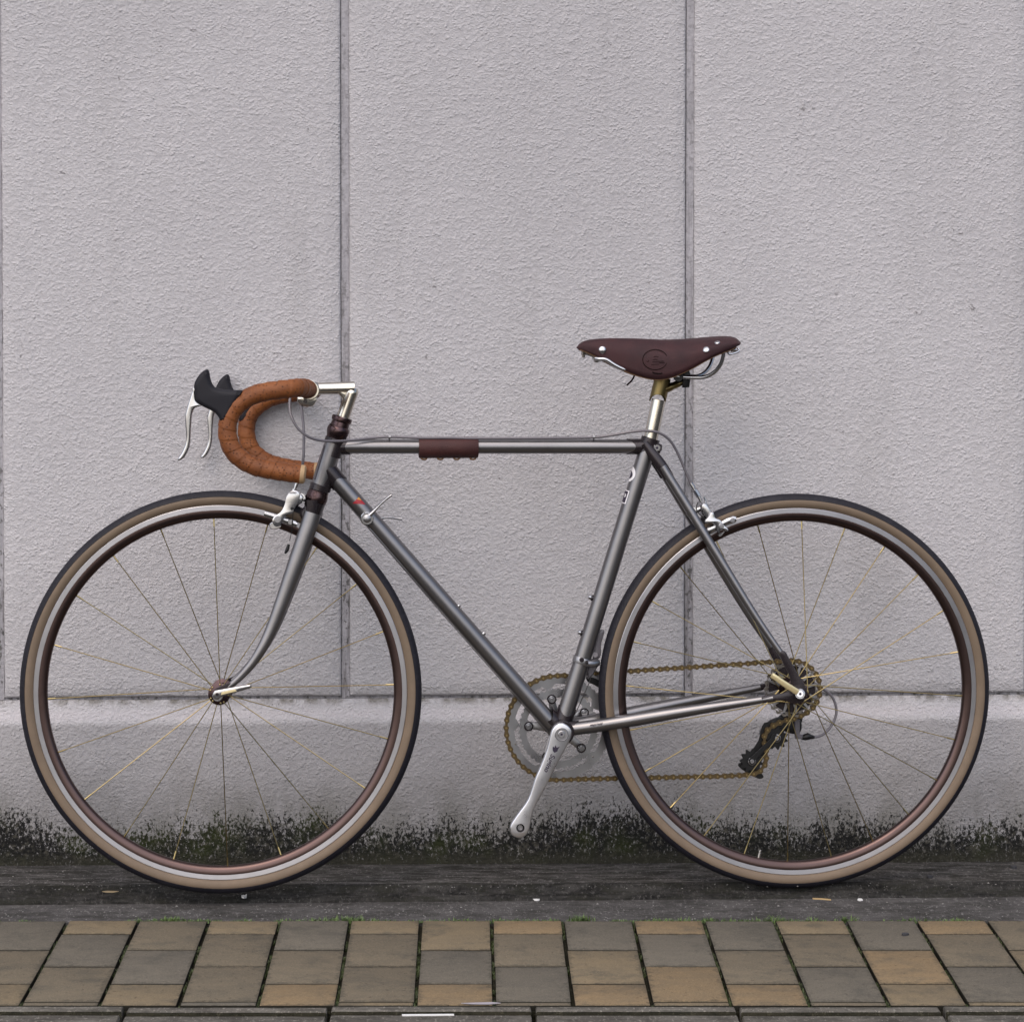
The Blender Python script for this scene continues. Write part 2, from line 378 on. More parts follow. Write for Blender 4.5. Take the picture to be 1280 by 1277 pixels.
# ------------------------------------------------------------------ the wall, a row of stucco panels over a rendered plinth
WY = 1.9
WM = Matrix.Translation((-.43, 5.208, .0063)) @ Matrix.Rotation(R(WY), 4, 'Z'); GM = Matrix.Translation((-.43, 5.266, 0)) @ Matrix.Rotation(R(WY), 4, 'Z') @ Matrix.Rotation(R(.2), 4, 'Y')       # x along the wall, y away from the street
def wu(px, depth_off=0.0, lat=0.0):
    """distance along the wall of the photo column px"""
    d = ray(px, 430.0); k = d.x / d.y; c, s_ = math.cos(R(WY)), math.sin(R(WY))
    return (k * 5.208 + .43) / (c - k * s_)
wall = link(bpy.data.objects.new('wall', None)); wall.matrix_world = WM
wall['label'] = 'pale grey stucco panel wall with mossy plinth behind the bicycle'; wall['category'] = 'wall'
u1a, u1b, u2a, u2b = wu(425.5), wu(437), wu(857), wu(866.5)
PW = (u2a + u2b - u1a - u1b) / 2; GAP = .0145; HT = 2.3; ZB = .2810
def panel_geo(u0, u1):
    # front face with softly rounded arris, fine enough to wander a little like hand-applied render
    nx, nz = 24, 90; V, F = [], []
    prof = [(0, .030), (0, .006), (.0015, .002), (.005, .0)]
    us = [(u0, .03), (u0, .006), (u0 + .0015, .002), (u0 + .005, 0)] + [(u0 + .005 + (u1 - u0 - .01) * i / nx, 0) for i in range(1, nx)] + [(u1 - .005, 0), (u1 - .0015, .002), (u1, .006), (u1, .03)]
    zs = [(ZB, .03), (ZB, .006), (ZB + .0015, .002), (ZB + .005, 0)] + [(ZB + .005 + (HT - ZB - .01) * i / nz, 0) for i in range(1, nz)] + [(HT - .005, 0), (HT - .0015, .002), (HT, .006), (HT, .03)]
    for z, dz in zs:
        for u, du in us:
            wob = noise.noise(Vector((u * 2.2, 0, z * 2.2))) * .0012
            eu = noise.noise(Vector((u * 9, 3, z * 45))) * .0009
            V.append((u + eu, max(du, dz) + wob, z + noise.noise(Vector((u * 40, 7, z))) * .0012))
    w_ = len(us)
    for j in range(len(zs) - 1):
        for i in range(w_ - 1): F.append((j * w_ + i, j * w_ + i + 1, (j + 1) * w_ + i + 1, (j + 1) * w_ + i))
    return V, F
mid = (u1a + u1b) / 2
for i in range(-5, 7):
    a = mid + PW * i + GAP / 2
    mk('wall_panel', panel_geo(a, a + PW - GAP), M_wall, wall, 50)
UL, UR = mid - PW * 5, mid + PW * 7
mk('joint_backing', box(UL, UR, .0095, .20, .10, HT - .004), M_seal, wall, 0)
for i in range(-5, 7):
    a = mid + PW * i - GAP / 2
    mk('sealant_strip', box(a + .0014, a + GAP, .0046, .0140, ZB - .004, HT - .004), M_seal, wall, 0)
# plinth: sloped shoulder then a rough face down into the gutter
nx = 260; V, F = [], []
prof = [(.20, .2762), (.003, .2762), (.0, .2750), (-.004, .262), (-.010, .246), (-.0125, .240), (-.0135, .234), (-.0135, .12), (-.0135, .05), (-.014, .0), (-.014, -.06)]
for i in range(nx + 1):
    u = UL + (UR - UL) * i / nx
    for y, z in prof:
        V.append((u, y + noise.noise(Vector((u * 5, y * 10, z * 9))) * .0011, z + noise.noise(Vector((u * 6, 5, z))) * (.0016 if z > .2 else 0)))
k = len(prof)
for i in range(nx):
    for j in range(k - 1): F.append((i * k + j, i * k + j + 1, (i + 1) * k + j + 1, (i + 1) * k + j))
mk('plinth', (V, F), M_plinth, wall, 50)
mk('coping', box(UL, UR, -.03, .23, HT, HT + .06, .006), M_kerb, wall, 30)

# ------------------------------------------------------------------ ground: gutter slab, strip, pavers, kerb blocks, road
def structure(name, geo, m, mw=None, smooth=40):
    o = mk(name, geo, m, None, smooth); o['kind'] = 'structure'
    if mw: o.matrix_world = mw
    return o
structure('road', box(-400, 400, -600, 800, -1.0, -.135), M_asph, smooth=0)
# gutter slab: falls slightly towards the wall, rolled lip on the street side
V, F = [], []; nx = 320
prof = [(-.010, -.0110), (-.06, -.0085), (-.12, -.0055), (-.18, -.0030), (-.225, -.0015), (-.256, .0), (-.262, -.0012), (-.267, -.0045), (-.271, -.011), (-.279, -.0135), (-.288, -.0150), (-.293, -.0185), (-.2965, -.0260), (-.2965, -.06)]
for i in range(nx + 1):
    u = UL + (UR - UL) * i / nx
    for j, (y, z) in enumerate(prof):
        e = noise.noise(Vector((u * 11, y * 30, 2))) * .0016 + noise.noise(Vector((u * 45, y * 90, 8))) * .0008
        V.append((u, y + (e * 1.3 if 4 < j < 13 else 0), z + e * (.8 if j < 13 else 0)))
k = len(prof)
for i in range(nx):
    for j in range(k - 1): F.append((i * k + j, i * k + j + 1, (i + 1) * k + j + 1, (i + 1) * k + j))
gut = structure('gutter', (V, F), M_gut, GM)
gut.data.materials.append(M_lip)
for p in gut.data.polygons:
    if p.center.y < -.2575: p.material_index = 1
PZ = -.020                                             # top of the pavers
def D_at(py, z): return ground_at(VX, py, z).y
Y0, Y1 = D_at(1150, PZ), D_at(1256.3, PZ)
structure('asphalt_strip', box(-3.2, 4.0, Y0 + .002, 5.3, -.13, -.0235), M_strip, smooth=0)
pav = structure('pavement', box(-3.2, 4.0, Y1 + .001, Y0, -.13, PZ - .0095), M_bed, smooth=0)
PX = ground_at(VX + 88.27, 1150, PZ).x; X0 = ground_at(614.5, 1150, PZ).x; PL = D_at(1167, PZ) - D_at(1207.5, PZ); JW = .0058; JS = .0062
cols = {-8: 'bgtb', -7: 'gbgb', -6: 'gbbg', -5: 'tbbb', -4: 'bgtb'}
pattern = {-6: 'gbtgb', -5: 'tgbbt', -4: 'bgtgb', -3: 'tbbgb', -2: 'gboob', -1: 'tbbtg', 0: 'tgotb', 1: 'obgbt', 2: 'gtogb', 3: 'ogotb', 4: 'gbogt', 5: 'tbgbo', 6: 'gotbg', 7: 'obgtb', 8: 'btgob'}
pm_cache = {}
def paver_mesh(L_, letter, var):
    key = (round(L_, 4), letter, var)
    if key not in pm_cache:
        hx = (PX - JW) / 2
        g = box(-hx, hx, 0, L_, -.03, 0, .0012)
        V = []
        for x, y, z in g[0]:
            V.append((x + noise.noise(Vector((x * 50 + var, y * 40, 1))) * .0006, y, z))
        pm_cache[key] = make_mesh('paver', V, g[1], PM[letter], 40)
    return pm_cache[key]
rnd = random.Random(3)
for c in range(-19, 22):
    xc = X0 + (c - .5) * PX                             # column c ends at joint c ; column 0 lies left of the joint at 614
    odd = (c % 2 == 0)
    # rows counted from the gutter edge; stagger of half a paver
    first = D_at(1187, PZ) if odd else D_at(1167, PZ)
    edges = [Y0, first]
    while edges[-1] > Y1 + .004: edges.append(max(edges[-1] - PL, Y1))
    s_ = pattern.get(c) or ''.join(rnd.choice('gbtbo') for _ in range(5))
    for r_, (ya, yb) in enumerate(zip(edges, edges[1:])):
        L_ = ya - yb - JS
        if L_ < .006: continue
        o = bpy.data.objects.new('paver', paver_mesh(L_, s_[r_ % len(s_)], (c * 3 + r_) % 4)); link(o, pav)
        o.location = (xc + rnd.uniform(-.0006, .0006), yb + JS / 2, PZ + rnd.uniform(-.0001, .0005)); o.rotation_euler = (rnd.uniform(-.002, .002), rnd.uniform(-.004, .004), rnd.uniform(-.003, .003))
# kerb blocks with a groove near their back edge
kerb = structure('kerb', box(-3.2, 4.0, Y1 - .176, Y1 - .006, -1.0, -.06), M_bed, smooth=0)
KW = .2985; KY = Y1 - .178; kx = ground_at(667, 1262, PZ).x
kp = [(.174, -.11), (.174, -.0225), (.1725, -.0205), (.1500, -.0200), (.1480, -.0212), (.1455, -.0290), (.1305, -.0300), (.1270, -.0215), (.1240, -.0203), (.012, -.0200), (.004, -.0225), (0, -.032), (0, -.11)]
V, F = [], []; us = [0, .0015] + [.0015 + (KW - .010) * i / 12 for i in range(1, 12)] + [KW - .0085, KW - .007]
for i, u in enumerate(us):
    for y, z in kp:
        V.append((u, KY + y + noise.noise(Vector((u * 30, y * 30, 0))) * .0006, z - (.0018 if i in (0, len(us) - 1) and z > -.1 else 0) + noise.noise(Vector((u * 50, y * 50, 3))) * .0005))
k = len(kp)
for i in range(len(us) - 1):
    for j in range(k - 1): F.append((i * k + j, i * k + j + 1, (i + 1) * k + j + 1, (i + 1) * k + j))
F += [tuple(range(k)), tuple((len(us) - 1) * k + j for j in range(k))]
kme = make_mesh('kerb_block', V, F, M_kerb, 40)
kme.materials.append(M_bed)
for p in kme.polygons:
    if KY + .1290 < p.center.y < KY + .1470: p.material_index = 1
for i in range(-10, 11):
    o = bpy.data.objects.new('kerb_block', kme); link(o, kerb); o.location = (kx + .0035 + i * KW, 0, rnd.uniform(-.001, .0006))

# moss and grass: clumps in the joints and along the gutter edge
def blades(spots, hmin, hmax, w_, lean):
    V, F = [], []
    for x, y, z, s_ in spots:
        h = rnd.uniform(hmin, hmax) * s_; a = rnd.uniform(0, 6.28); l = rnd.uniform(0, lean) * h; ww = w_ * rnd.uniform(.6, 1.3)
        dx, dy = math.cos(a), math.sin(a); b = len(V); px_, py_ = -dy * ww, dx * ww
        V += [(x - px_, y - py_, z), (x + px_, y + py_, z), (x + dx * l * .4 + px_ * .7, y + dy * l * .4 + py_ * .7, z + h * .6), (x + dx * l * .4 - px_ * .7, y + dy * l * .4 - py_ * .7, z + h * .6), (x + dx * l, y + dy * l, z + h)]
        F += [(b, b + 1, b + 2, b + 3), (b + 3, b + 2, b + 4)]
    return V, F
sp = []
for c in range(-14, 18):
    xj = X0 + c * PX
    for i in range(900):
        y = rnd.uniform(Y1, Y0); d = noise.noise(Vector((xj * 3, y * 14, 4)))
        if d < -.05: continue
        sp.append((xj + rnd.gauss(0, .0013), y, PZ - .0095, 1.3 + d * 1.6))
o = mk('moss', blades(sp, .002, .0055, .0009, 1.2), M_moss, None, 0); o['kind'] = 'stuff'; o['label'] = 'low green moss growing in the joints between the pavers'
sp = []
for i in range(5200):
    x = rnd.uniform(-1.3, 1.6); d = noise.noise(Vector((x * 7, 3, 1))) + .5 * noise.noise(Vector((x * 31, 6, 1))) + (.30 if -.55 < x < .75 else -.05)
    if d < .05: continue
    sp.append((x, Y0 + rnd.gauss(.002, .004), -.024, .5 + d))
for cx_, n_, s_ in ((.182, 110, 1.7), (.50, 60, 1.5), (.62, 60, 1.4), (-.20, 60, 1.3), (-.49, 80, 1.3)):
    for i in range(n_): sp.append((cx_ + rnd.gauss(0, .009), Y0 + .004 + rnd.gauss(0, .003), -.024, s_))
o = mk('grass', blades(sp, .003, .0085, .0010, 1.3), M_grass, None, 0); o['kind'] = 'stuff'; o['label'] = 'short green grass and weeds along the edge of the pavers'
sp = []
g = ([], [])
for i in range(1500):                                    # grit on the gutter and strip
    x = rnd.uniform(-1.6, 1.9); y = rnd.uniform(Y0 + .01, 5.16 + x * .033); r_ = rnd.uniform(.0006, .0017) * (1.6 if rnd.random() < .05 else 1)
    zz = -.0235 if y < 4.975 + x * .033 else (-.0035 * x - (y - 4.99) * .045 - .0008)
    b = len(g[0]); g[0].extend([(x - r_, y, zz), (x, y - r_, zz), (x + r_ * 1.1, y, zz), (x, y + r_, zz), (x, y, zz + r_ * .9)]); g[1].extend([(b, b + 1, b + 4), (b + 1, b + 2, b + 4), (b + 2, b + 3, b + 4), (b + 3, b, b + 4)])
o = mk('grit', g, mat('grit_stone', (.17, .165, .16), 0, .9), None, 0); o['kind'] = 'stuff'; o['label'] = 'fine grey grit scattered over the gutter'

# ------------------------------------------------------------------ litter: each scrap a thing of its own
world_at = ground_at
def scrap(name, cat, label, px, py, z, outline, m, th=.0008, curl=.0, rot=0, group=None):
    p = world_at(px, py, z); V = []; cr, sr = math.cos(rot), math.sin(rot)
    n_ = len(outline)
    for lay in (0, th):
        V.append((0, 0, lay + .0005))
        for x, y in outline: V.append((x * cr - y * sr, x * sr + y * cr, lay + curl * (abs(x) + abs(y)) + .0003))
    F = [(0, 1 + (i + 1) % n_, 1 + i) for i in range(n_)] + [(n_ + 1, n_ + 2 + i, n_ + 2 + (i + 1) % n_) for i in range(n_)] + [(1 + i, 1 + (i + 1) % n_, n_ + 2 + (i + 1) % n_, n_ + 2 + i) for i in range(n_)]
    o = mk(name, (V, F), m, None, 50); o.location = p; o['label'] = label; o['category'] = cat
    if group: o['group'] = group
def blob(rx, ry, n_=9, j=.3): return [(math.cos(6.283 * i / n_) * rx * rnd.uniform(1 - j, 1 + j), math.sin(6.283 * i / n_) * ry * rnd.uniform(1 - j, 1 + j)) for i in range(n_)]
M_leaf = mat('dry_leaf', (.22, .17, .10), 0, .8); M_paper = mat('white_paper', (.62, .62, .62), 0, .8); M_peb = mat('dark_pebble', (.03, .03, .035), 0, .8); M_straw = mat('straw', (.38, .27, .13), 0, .7)
scrap('dry_leaf', 'leaf', 'narrow tan dry leaf lying on the gutter lip left of the front wheel bottom', 138, 1115.5, -.003, [(-.014, 0), (-.006, .006), (.006, .005), (.014, .001), (.005, -.004), (-.006, -.004)], M_leaf, curl=.12)
scrap('paper_scrap', 'paper scrap', 'small crumpled white scrap on the gutter lip under the front tyre', 305, 1123, -.014, blob(.0045, .009, 9, .4), M_paper, .003, .3)
scrap('pebble', 'pebble', 'white flat pebble on the grey strip in the middle, right of the crank', 670, 1124.5, -.0235, blob(.009, .008), M_paper, .003)
scrap('pebble', 'pebble', 'tiny white pebble on the grey strip between the wheels, below the down tube', 591, 1124, -.0235, blob(.004, .005), M_paper, .002)
scrap('straw_piece', 'straw', 'yellow piece of straw lying below the rear tyre', 1027, 1124, -.0175, [(-.015, .004), (0, .002), (.014, -.004), (.015, -.007), (0, -.001), (-.014, .001)], M_straw, .002)
scrap('pebble', 'pebble', 'pale grey pebble right of the straw below the rear wheel', 1075, 1125, -.0235, blob(.005, .005), M_paper, .002)
scrap('pebble', 'pebble', 'dark pebble lying on a grey paver at the right', 1131, 1168.5, PZ, blob(.006, .007), M_peb, .003)
scrap('pebble', 'pebble', 'dark pebble on the gutter slab just right of the rear tyre', 1162, 1096.5, -.006, blob(.005, .006), M_peb, .004)
scrap('pebble', 'pebble', 'dark pebble on the gutter slab at the far right by the wall', 1267, 1085.5, -.010, blob(.005, .006), M_peb, .005)
scrap('white_stick', 'stick', 'thin white stick lying in the kerb groove at the bottom', 535, 1269.5, -.0205, [(-.038, .0028), (.037, .0050), (.038, .0), (-.037, -.0030)], M_paper, .002)
scrap('petal', 'petal', 'long pale lilac petal on the paver edge beside the kerb', 602, 1254.5, PZ + .0005, [(-.030, .0), (-.010, .004), (.016, .006), (.028, .001), (.010, -.004), (-.014, -.003)], mat('lilac', (.30, .28, .31), 0, .7), .001, .02)

# ------------------------------------------------------------------ the bicycle
YAW, LEAN, STEER = 4.2, 1.3, -4.5
_c = ray(275.9, 1113.2); _c = Vector((0, 0, HC)) + _c * (4.953 / _c.y)
BM = Matrix.Translation(_c) @ Matrix.Rotation(R(YAW), 4, 'Z') @ Matrix.Rotation(R(-LEAN), 4, 'X')
CAM = Vector((0, 0, HC))
def P(px, py, lat=0.0, fr=None):
    """point of the photo (px, py) on the plane `lat` metres right (+, wall side) of the bicycle's middle plane, in the frame fr"""
    inv = (fr or FR).inverted(); o = inv @ CAM; d = inv.to_3x3() @ ray(px, py)
    t = (lat - o.y) / d.y; q = o + d * t; return Vector((q.x, lat, q.z))
FR = BM
def PP(pts, lat=0.0): return [P(*p) if len(p) == 3 else P(p[0], p[1], lat) for p in pts]
def P2(pts, lat): return [(q.x, q.z) for q in PP(pts, lat)]
bike = link(bpy.data.objects.new('bicycle', None)); bike.matrix_world = BM
bike['label'] = 'grey steel road bicycle with tan leather drop bars and brown saddle leaning on the wall'; bike['category'] = 'bicycle'
S1, S0 = P(396, 621), P(426, 528)
ax = (S0 - S1).normalized()
STM = Matrix.Translation(S1) @ Matrix.Rotation(R(STEER), 4, ax) @ Matrix.Translation(-S1)
FRS = BM @ STM
def steer(on):
    global XF, FR
    XF, FR = (STM, FRS) if on else (Matrix.Identity(4), BM)
Y = Vector((0, 1, 0))

def sleeve_(a, b, r, l, cut=.55, n=36):
    ax_ = (b - a).normalized(); up = (Vector((0, 1, 0)) - ax_ * ax_.y).normalized(); sd_ = ax_.cross(up); V, F = [], []
    for k_ in range(3):
        for j in range(n):
            an = 2 * math.pi * j / n; L_ = l * (1 - cut * abs(math.cos(an)) ** .8) if k_ else 0
            V.append(a + ax_ * L_ + (up * math.cos(an) + sd_ * math.sin(an)) * (r - (.0020 if k_ == 2 else 0)))
    for k_ in range(2):
        for j in range(n): F.append((k_ * n + j, k_ * n + (j + 1) % n, (k_ + 1) * n + (j + 1) % n, (k_ + 1) * n + j))
    return V, F
def build_wheel(cx, cz, nsp, crossed, yn, yf, k=1.0):
    c = Vector((cx, 0, cz))
    def lathe(o, axis, prof, n=40, closed=False): return globals()['lathe'](o, axis, [(r * k if r > .1 else r, h) for r, h in prof], n, closed)
    brown = [(.3038, -.0097), (.301, -.0098), (.2945, -.0090), (.2910, -.0065), (.2896, -.003), (.2894, 0), (.2896, .003), (.2910, .0065), (.2945, .0090), (.301, .0098), (.3038, .0097), (.3038, 0)]
    wheel = mk('wheel', lathe(c, Y, brown, 180, True), M_rim, bike, 50, label='brown anodised rim with tan wall tyre and brass spokes')
    for s_ in (-1, 1):
        mk('brake_track', lathe(c, Y, [(.3036, s_ * .0088), (.3040, s_ * .0101), (.3114, s_ * .0103), (.3122, s_ * .0098), (.3122, s_ * .0085)], 180), M_track, wheel, 12)
    side = []
    for s_ in (-1, 1):
        side.append(lathe(c, Y, [(.3118, s_ * .0084), (.3128, s_ * .0098), (.3165, s_ * .0127), (.3205, s_ * .0139), (.3240, s_ * .0138), (.3266, s_ * .0130), (.3272, s_ * .0122)], 180))
    mk('tyre_sidewall', join(*side), M_side, wheel, 60)
    tp = [(.3256, -.0122)]
    for i in range(13):
        t = R(-74 + 148 * i / 12); tp.append((.3228 + .0135 * math.cos(t), .0141 * math.sin(t)))
    tp.append((.3256, .0122))
    V, F = lathe(c, Y, tp, 720)
    for i, v in enumerate(V):                            # fine cross grooves in the tread shoulder
        ring, j = divmod(i, 720)
        if ring in (2, 3, 4, 10, 11, 12) and (j % 4) < 1:
            d = Vector((v.x - cx, 0, v.z - cz)); V[i] = v - d.normalized() * .0005
    mk('tyre_tread', (V, F), M_tread, wheel, 60)
    # hub
    fr_ = .0195 if crossed else .0185
    hub = [(0, yn - .006), (.0075, yn - .006), (.0085, yn - .003), (.0140, yn - .0022), (fr_, yn - .0012), (fr_, yn + .0012), (.0125, yn + .003), (.0095, yn + .010), (.0095, yf - .010), (.0125, yf - .003), (fr_, yf - .0012), (fr_, yf + .0012), (.0135, yf + .0022), (.008, yf + .005), (0, yf + .005)]
    mk('hub', lathe(c, Y, hub, 36), M_bronze, wheel, 40)
    # spokes: four base meshes, the rest share them
    base = {}
    for i in range(nsp):
        fl = i % 2; dr = ((i // 2) % 2) * 2 - 1
        key = (fl, dr)
        if key not in base:
            yy = (yn - .0016, yf + .0016)[fl]
            off = dr * (R(72) if crossed else R(8)); rh = fr_ - .003
            a = Vector((rh * math.cos(off), yy, rh * math.sin(off))); b = Vector((.2898 * k, 0, 0)); t = (b - a).normalized()
            g = join(sweep([a, a.lerp(b, .5), b - t * .012], .00088, 6), sweep([b - t * .0135, b], .0014, 6), cyl(a + Vector((0, -.0012, 0)), a + Vector((0, .0022, 0)), .0019, 6))
            base[key] = make_mesh('spoke', g[0], g[1], M_spoke, 60, xf=Matrix.Identity(4))
        ang = (R(92.2) if not crossed else R(87.6)) + 2 * math.pi * i / nsp
        o = bpy.data.objects.new('spoke', base[key]); link(o, wheel)
        o.matrix_basis = XF @ Matrix.Translation(c) @ Matrix.Rotation(-ang, 4, 'Y')
    return wheel, c
# --- rear wheel
steer(False)
rh = P(993.2, 863.2)
wr, _ = build_wheel(rh.x, rh.z, 24, True, -.034, .018)
v0 = P(948, 1074, 0); d = (rh - v0).normalized()
mk('valve', join(cyl(v0 - d * .004, v0 + d * .012, .0030, 10), cyl(v0 + d * .012, v0 + d * .017, .0022, 10)), M_silver, wr)
# --- front wheel
steer(True)
fh = P(275.9, 864.4)
wf, _ = build_wheel(fh.x, fh.z, 20, False, -.030, .030, 1.005)
c = fh
mk('quick_release', join(cyl(c + Y * -.064, c + Y * -.051, .0088, 24, .001), cyl(c + Y * .050, c + Y * .064, .009, 20, .001), cyl(c + Y * -.05, c + Y * .05, .0045, 12),
    pillow([(q.x, q.z) for q in PP([(266, 868), (268, 863), (274, 861.5), (311, 855), (314, 856.5), (312, 860), (278, 870), (273, 874), (268, 873)], -.066)], -.0675, .0030, .0022, 3, 2)), M_silver, wf, label='silver quick release with a gold faced lever')
mk('lever_face', pillow([(q.x, q.z) for q in PP([(276, 868.5), (277, 864.7), (294, 861.2), (296, 863.6)], -.0712)], -.0708, .0008, .0004, 1), M_gold, wf)
bolt = P(271.4, 867.6, -.071); mk('lever_pin', join(cyl(bolt, bolt + Y * .004, .0030, 6)), M_lug, wf)

# --- fork
fk = mk('fork', join(sweep([P(381.5, 668), P(388.5, 646), P(395, 627)], [.013, .0165, .0165], 22, flat=1.25),
        cyl(P(384, 642, -.034), P(384, 642, .034), .0125, 22, .004),
        sweep(PP([(390, 625), (389, 650), (383, 678)], -.0375), [.0095, .0085, .002], 12, flat=.5), sweep(PP([(390, 625), (389, 650), (383, 678)], .0375), [.0095, .0085, .002], 12, flat=.5)), M_lug, bike, label='dark lugged fork crown')
def blade(sg):
    lat = lambda t: sg * (.036 + .012 * min(1, t * 1.4))
    px = [(391, 641), (384, 663), (371.5, 700), (358.5, 736), (347.8, 765), (338, 789), (327.5, 810), (315, 829), (300, 846), (285, 859)]
    n_ = len(px) - 1
    pts = []
    for i, (a, b) in enumerate(px):
        q = P(a, b, -lat(i / n_)) if sg > 0 else P(a, b, lat(i / n_))
        pts.append(Vector((q.x, lat(i / n_), q.z)) if sg > 0 else q)
    pts = catmull(pts, 6); rr = lambda t: .0140 * (1 - t) ** .8 + .0052 if t > .18 else .0164 - (.18 - t) * .004 - t * .0005
    rr = lambda t: .0146 - .0004 * t - .0092 * max(0, t - .25) ** 1.15 / .75 ** 1.15
    return sweep(pts, rr, 20, flat=.78)
mk('fork_blade', blade(-1), M_paint, fk); mk('fork_blade', blade(1), M_paint, fk)
for s_ in (-1, 1):
    mk('dropout', pillow([(q.x, q.z) for q in PP([(268, 862), (274, 858), (284, 854), (291, 853), (289, 860), (281, 868), (275, 873), (268, 870)], -.0490)], s_ * .0490, .0028, .001, 1, 3), M_lug, fk)
# --- headset
def axpt(t, off=0.0): return S1 + (S0 - S1) * t + Vector((0, 0, 0))
hs_u = (S0 - S1).normalized(); HL = (S0 - S1).length
def at_ax(px, py): q = P(px, py); return (q - S1).dot(hs_u)
hh = lambda y: at_ax(396 + (621 - y) * .3191, y)
a0 = S1
mk('headset', lathe(a0, hs_u, [(.0165, hh(634)), (.0165, hh(629)), (.0178, hh(627.5)), (.0188, hh(624)), (.0186, hh(619)), (.0172, hh(616)), (.0172, hh(614)), (.0150, hh(612))], 36), M_bronze, bike)
mk('headset', lathe(a0, hs_u, [(.0158, hh(549)), (.0165, hh(546)), (.0178, hh(543)), (.0190, hh(539)), (.0186, hh(535)), (.0172, hh(533.5)), (.0158, hh(532.5)), (.0152, hh(528.5)), (.0150, hh(527.5)), (.0168, hh(526.5)), (.0174, hh(523.5)), (.0168, hh(521)), (.0120, hh(520.5))], 36), M_bronze, bike)
# --- stem
qt = P(440.5, 487.5); qb = P(427.5, 527)
st = mk('stem', join(sweep(catmull([P(426, 531), P(430.5, 517), P(436, 501), P(440.0, 489.5), P(441.5, 484.6)], 4), lambda t: .0111 if t < .9 else .0111 - (t - .9) * .03, 26),
        sweep(catmull([P(443.5, 484.6), P(438, 484.8), P(420, 485.2), P(400, 485.8), P(390, 486.3)], 4), lambda t: .0100 + .0008 * (1 - t) if t < .85 else .0101 + (t - .85) * .02, 26, flat=1.0),
        pillow([(q.x, q.z) for q in PP([(418, 485), (440, 480), (443, 487), (434, 508), (427.5, 512), (428.5, 500), (425, 494.5)], 0)], 0, .0080, .004, 3, 2),
        cyl(P(387, 487.5, -.019), P(387, 487.5, .019), .0172, 32, .002),
        pillow([(q.x, q.z) for q in PP([(372, 495), (376, 507), (392, 507.5), (396, 494)], 0)], 0, .012, .003, 2, 2)), M_champ, bike)
mk('clamp_bolt', cyl(P(381.5, 501, -.0165), P(381.5, 501, .0165), .0040, 6), M_lug, st)
# --- handlebar and tape
BL = -.200
near = [P(386.5, 487.5, -.018), P(384.5, 486.5, -.06), P(381.5, 485.2, -.115), P(377.5, 484.8, -.155), P(370, 485, -.182), P(361, 486, -.194)] + PP([(349, 487.2), (334, 489.4), (318, 493.4), (305, 500.3), (294, 509.5), (287, 521), (284.2, 536), (286, 551), (293, 565.5), (305, 576), (320, 583), (340, 587.6), (360, 590.6), (377, 592.6)], BL)
cl = catmull(near, 6)
TILT = .060                                            # the bars sit a touch low on the wall side
mir = lambda pts: [Vector((p.x, -p.y, p.z - TILT * abs(p.y))) for p in pts]
hb = mk('handlebar', join(sweep([P(386.5, 487.5, -.05), P(386.5, 487.5, .05)], .0130, 24)), M_silver, bike)
def tape(pts):
    pts = resample(pts, .0012)
    def fn(s, an, r):
        f = (s / .0185 + an / 6.28318) % 1.0
        wr_ = noise.noise(Vector((s * 60, math.cos(an) * 1.2, math.sin(an) * 1.2))) * .0005
        return r + .00100 * f + wr_ * .8
    return sweep(pts, lambda t: .0146, 30, fn=fn)
tl = [p for p in cl if p.y < -.040]
mk('bar_tape', tape(tl), M_tape, hb); mk('bar_tape', tape(mir(tl)), M_tape, hb)
for s_ in (1, -1):
    e = cl[-1].copy(); d = (cl[-1] - cl[-3]).normalized()
    if s_ < 0: e.z -= TILT * abs(e.y); e.y = -e.y; d.y = -d.y
    mk('bar_end_plug', lathe(e - d * .002, d, [(0, 0), (.0152, 0), (.0156, .002), (.0150, .0065), (.0120, .0085), (0, .009)], 24), M_cork, hb)
    q = P(389.0, 487.6, -.036)
# --- brake levers
def z9(l): return [(220 + a / 9.12, 450 + b / 9.12) for a, b in l]
hood_px = z9([(340, 108), (368, 125), (385, 210), (412, 280), (462, 320), (600, 343), (752, 346), (742, 400), (700, 465), (645, 560), (610, 640), (560, 682), (505, 692), (486, 655), (430, 592), (300, 525), (228, 465), (216, 380), (204, 290), (230, 220), (280, 150)])
lev_px = z9([(206, 305), (160, 430), (122, 560), (104, 650), (108, 760), (115, 880), (105, 960), (62, 1060), (20, 1125), (38, 1143), (90, 1112), (140, 1020), (160, 920), (165, 800), (172, 700), (182, 610), (215, 545), (296, 515), (230, 462), (218, 380)])
for s_ in (-1, 1):
    hp = P2(hood_px, BL - .008); V, F = pillow(hp, BL, .0145, .0080, 6, 5)
    mid_ = [(x, y, z) for x, y, z in V]
    if s_ > 0: V = [(x, -y, z - TILT * abs(y)) for x, y, z in V]
    bl_ = mk('brake_lever', (V, F), M_hood, bike, 60, label='black rubber hood with polished lever')
    V, F = pillow(P2(lev_px, BL - .004), BL, .0062, .0027, 4, 4)
    if s_ > 0: V = [(x, -y, z - TILT * abs(y)) for x, y, z in V]
    mk('lever_blade', (V, F), M_silver, bl_, 60)

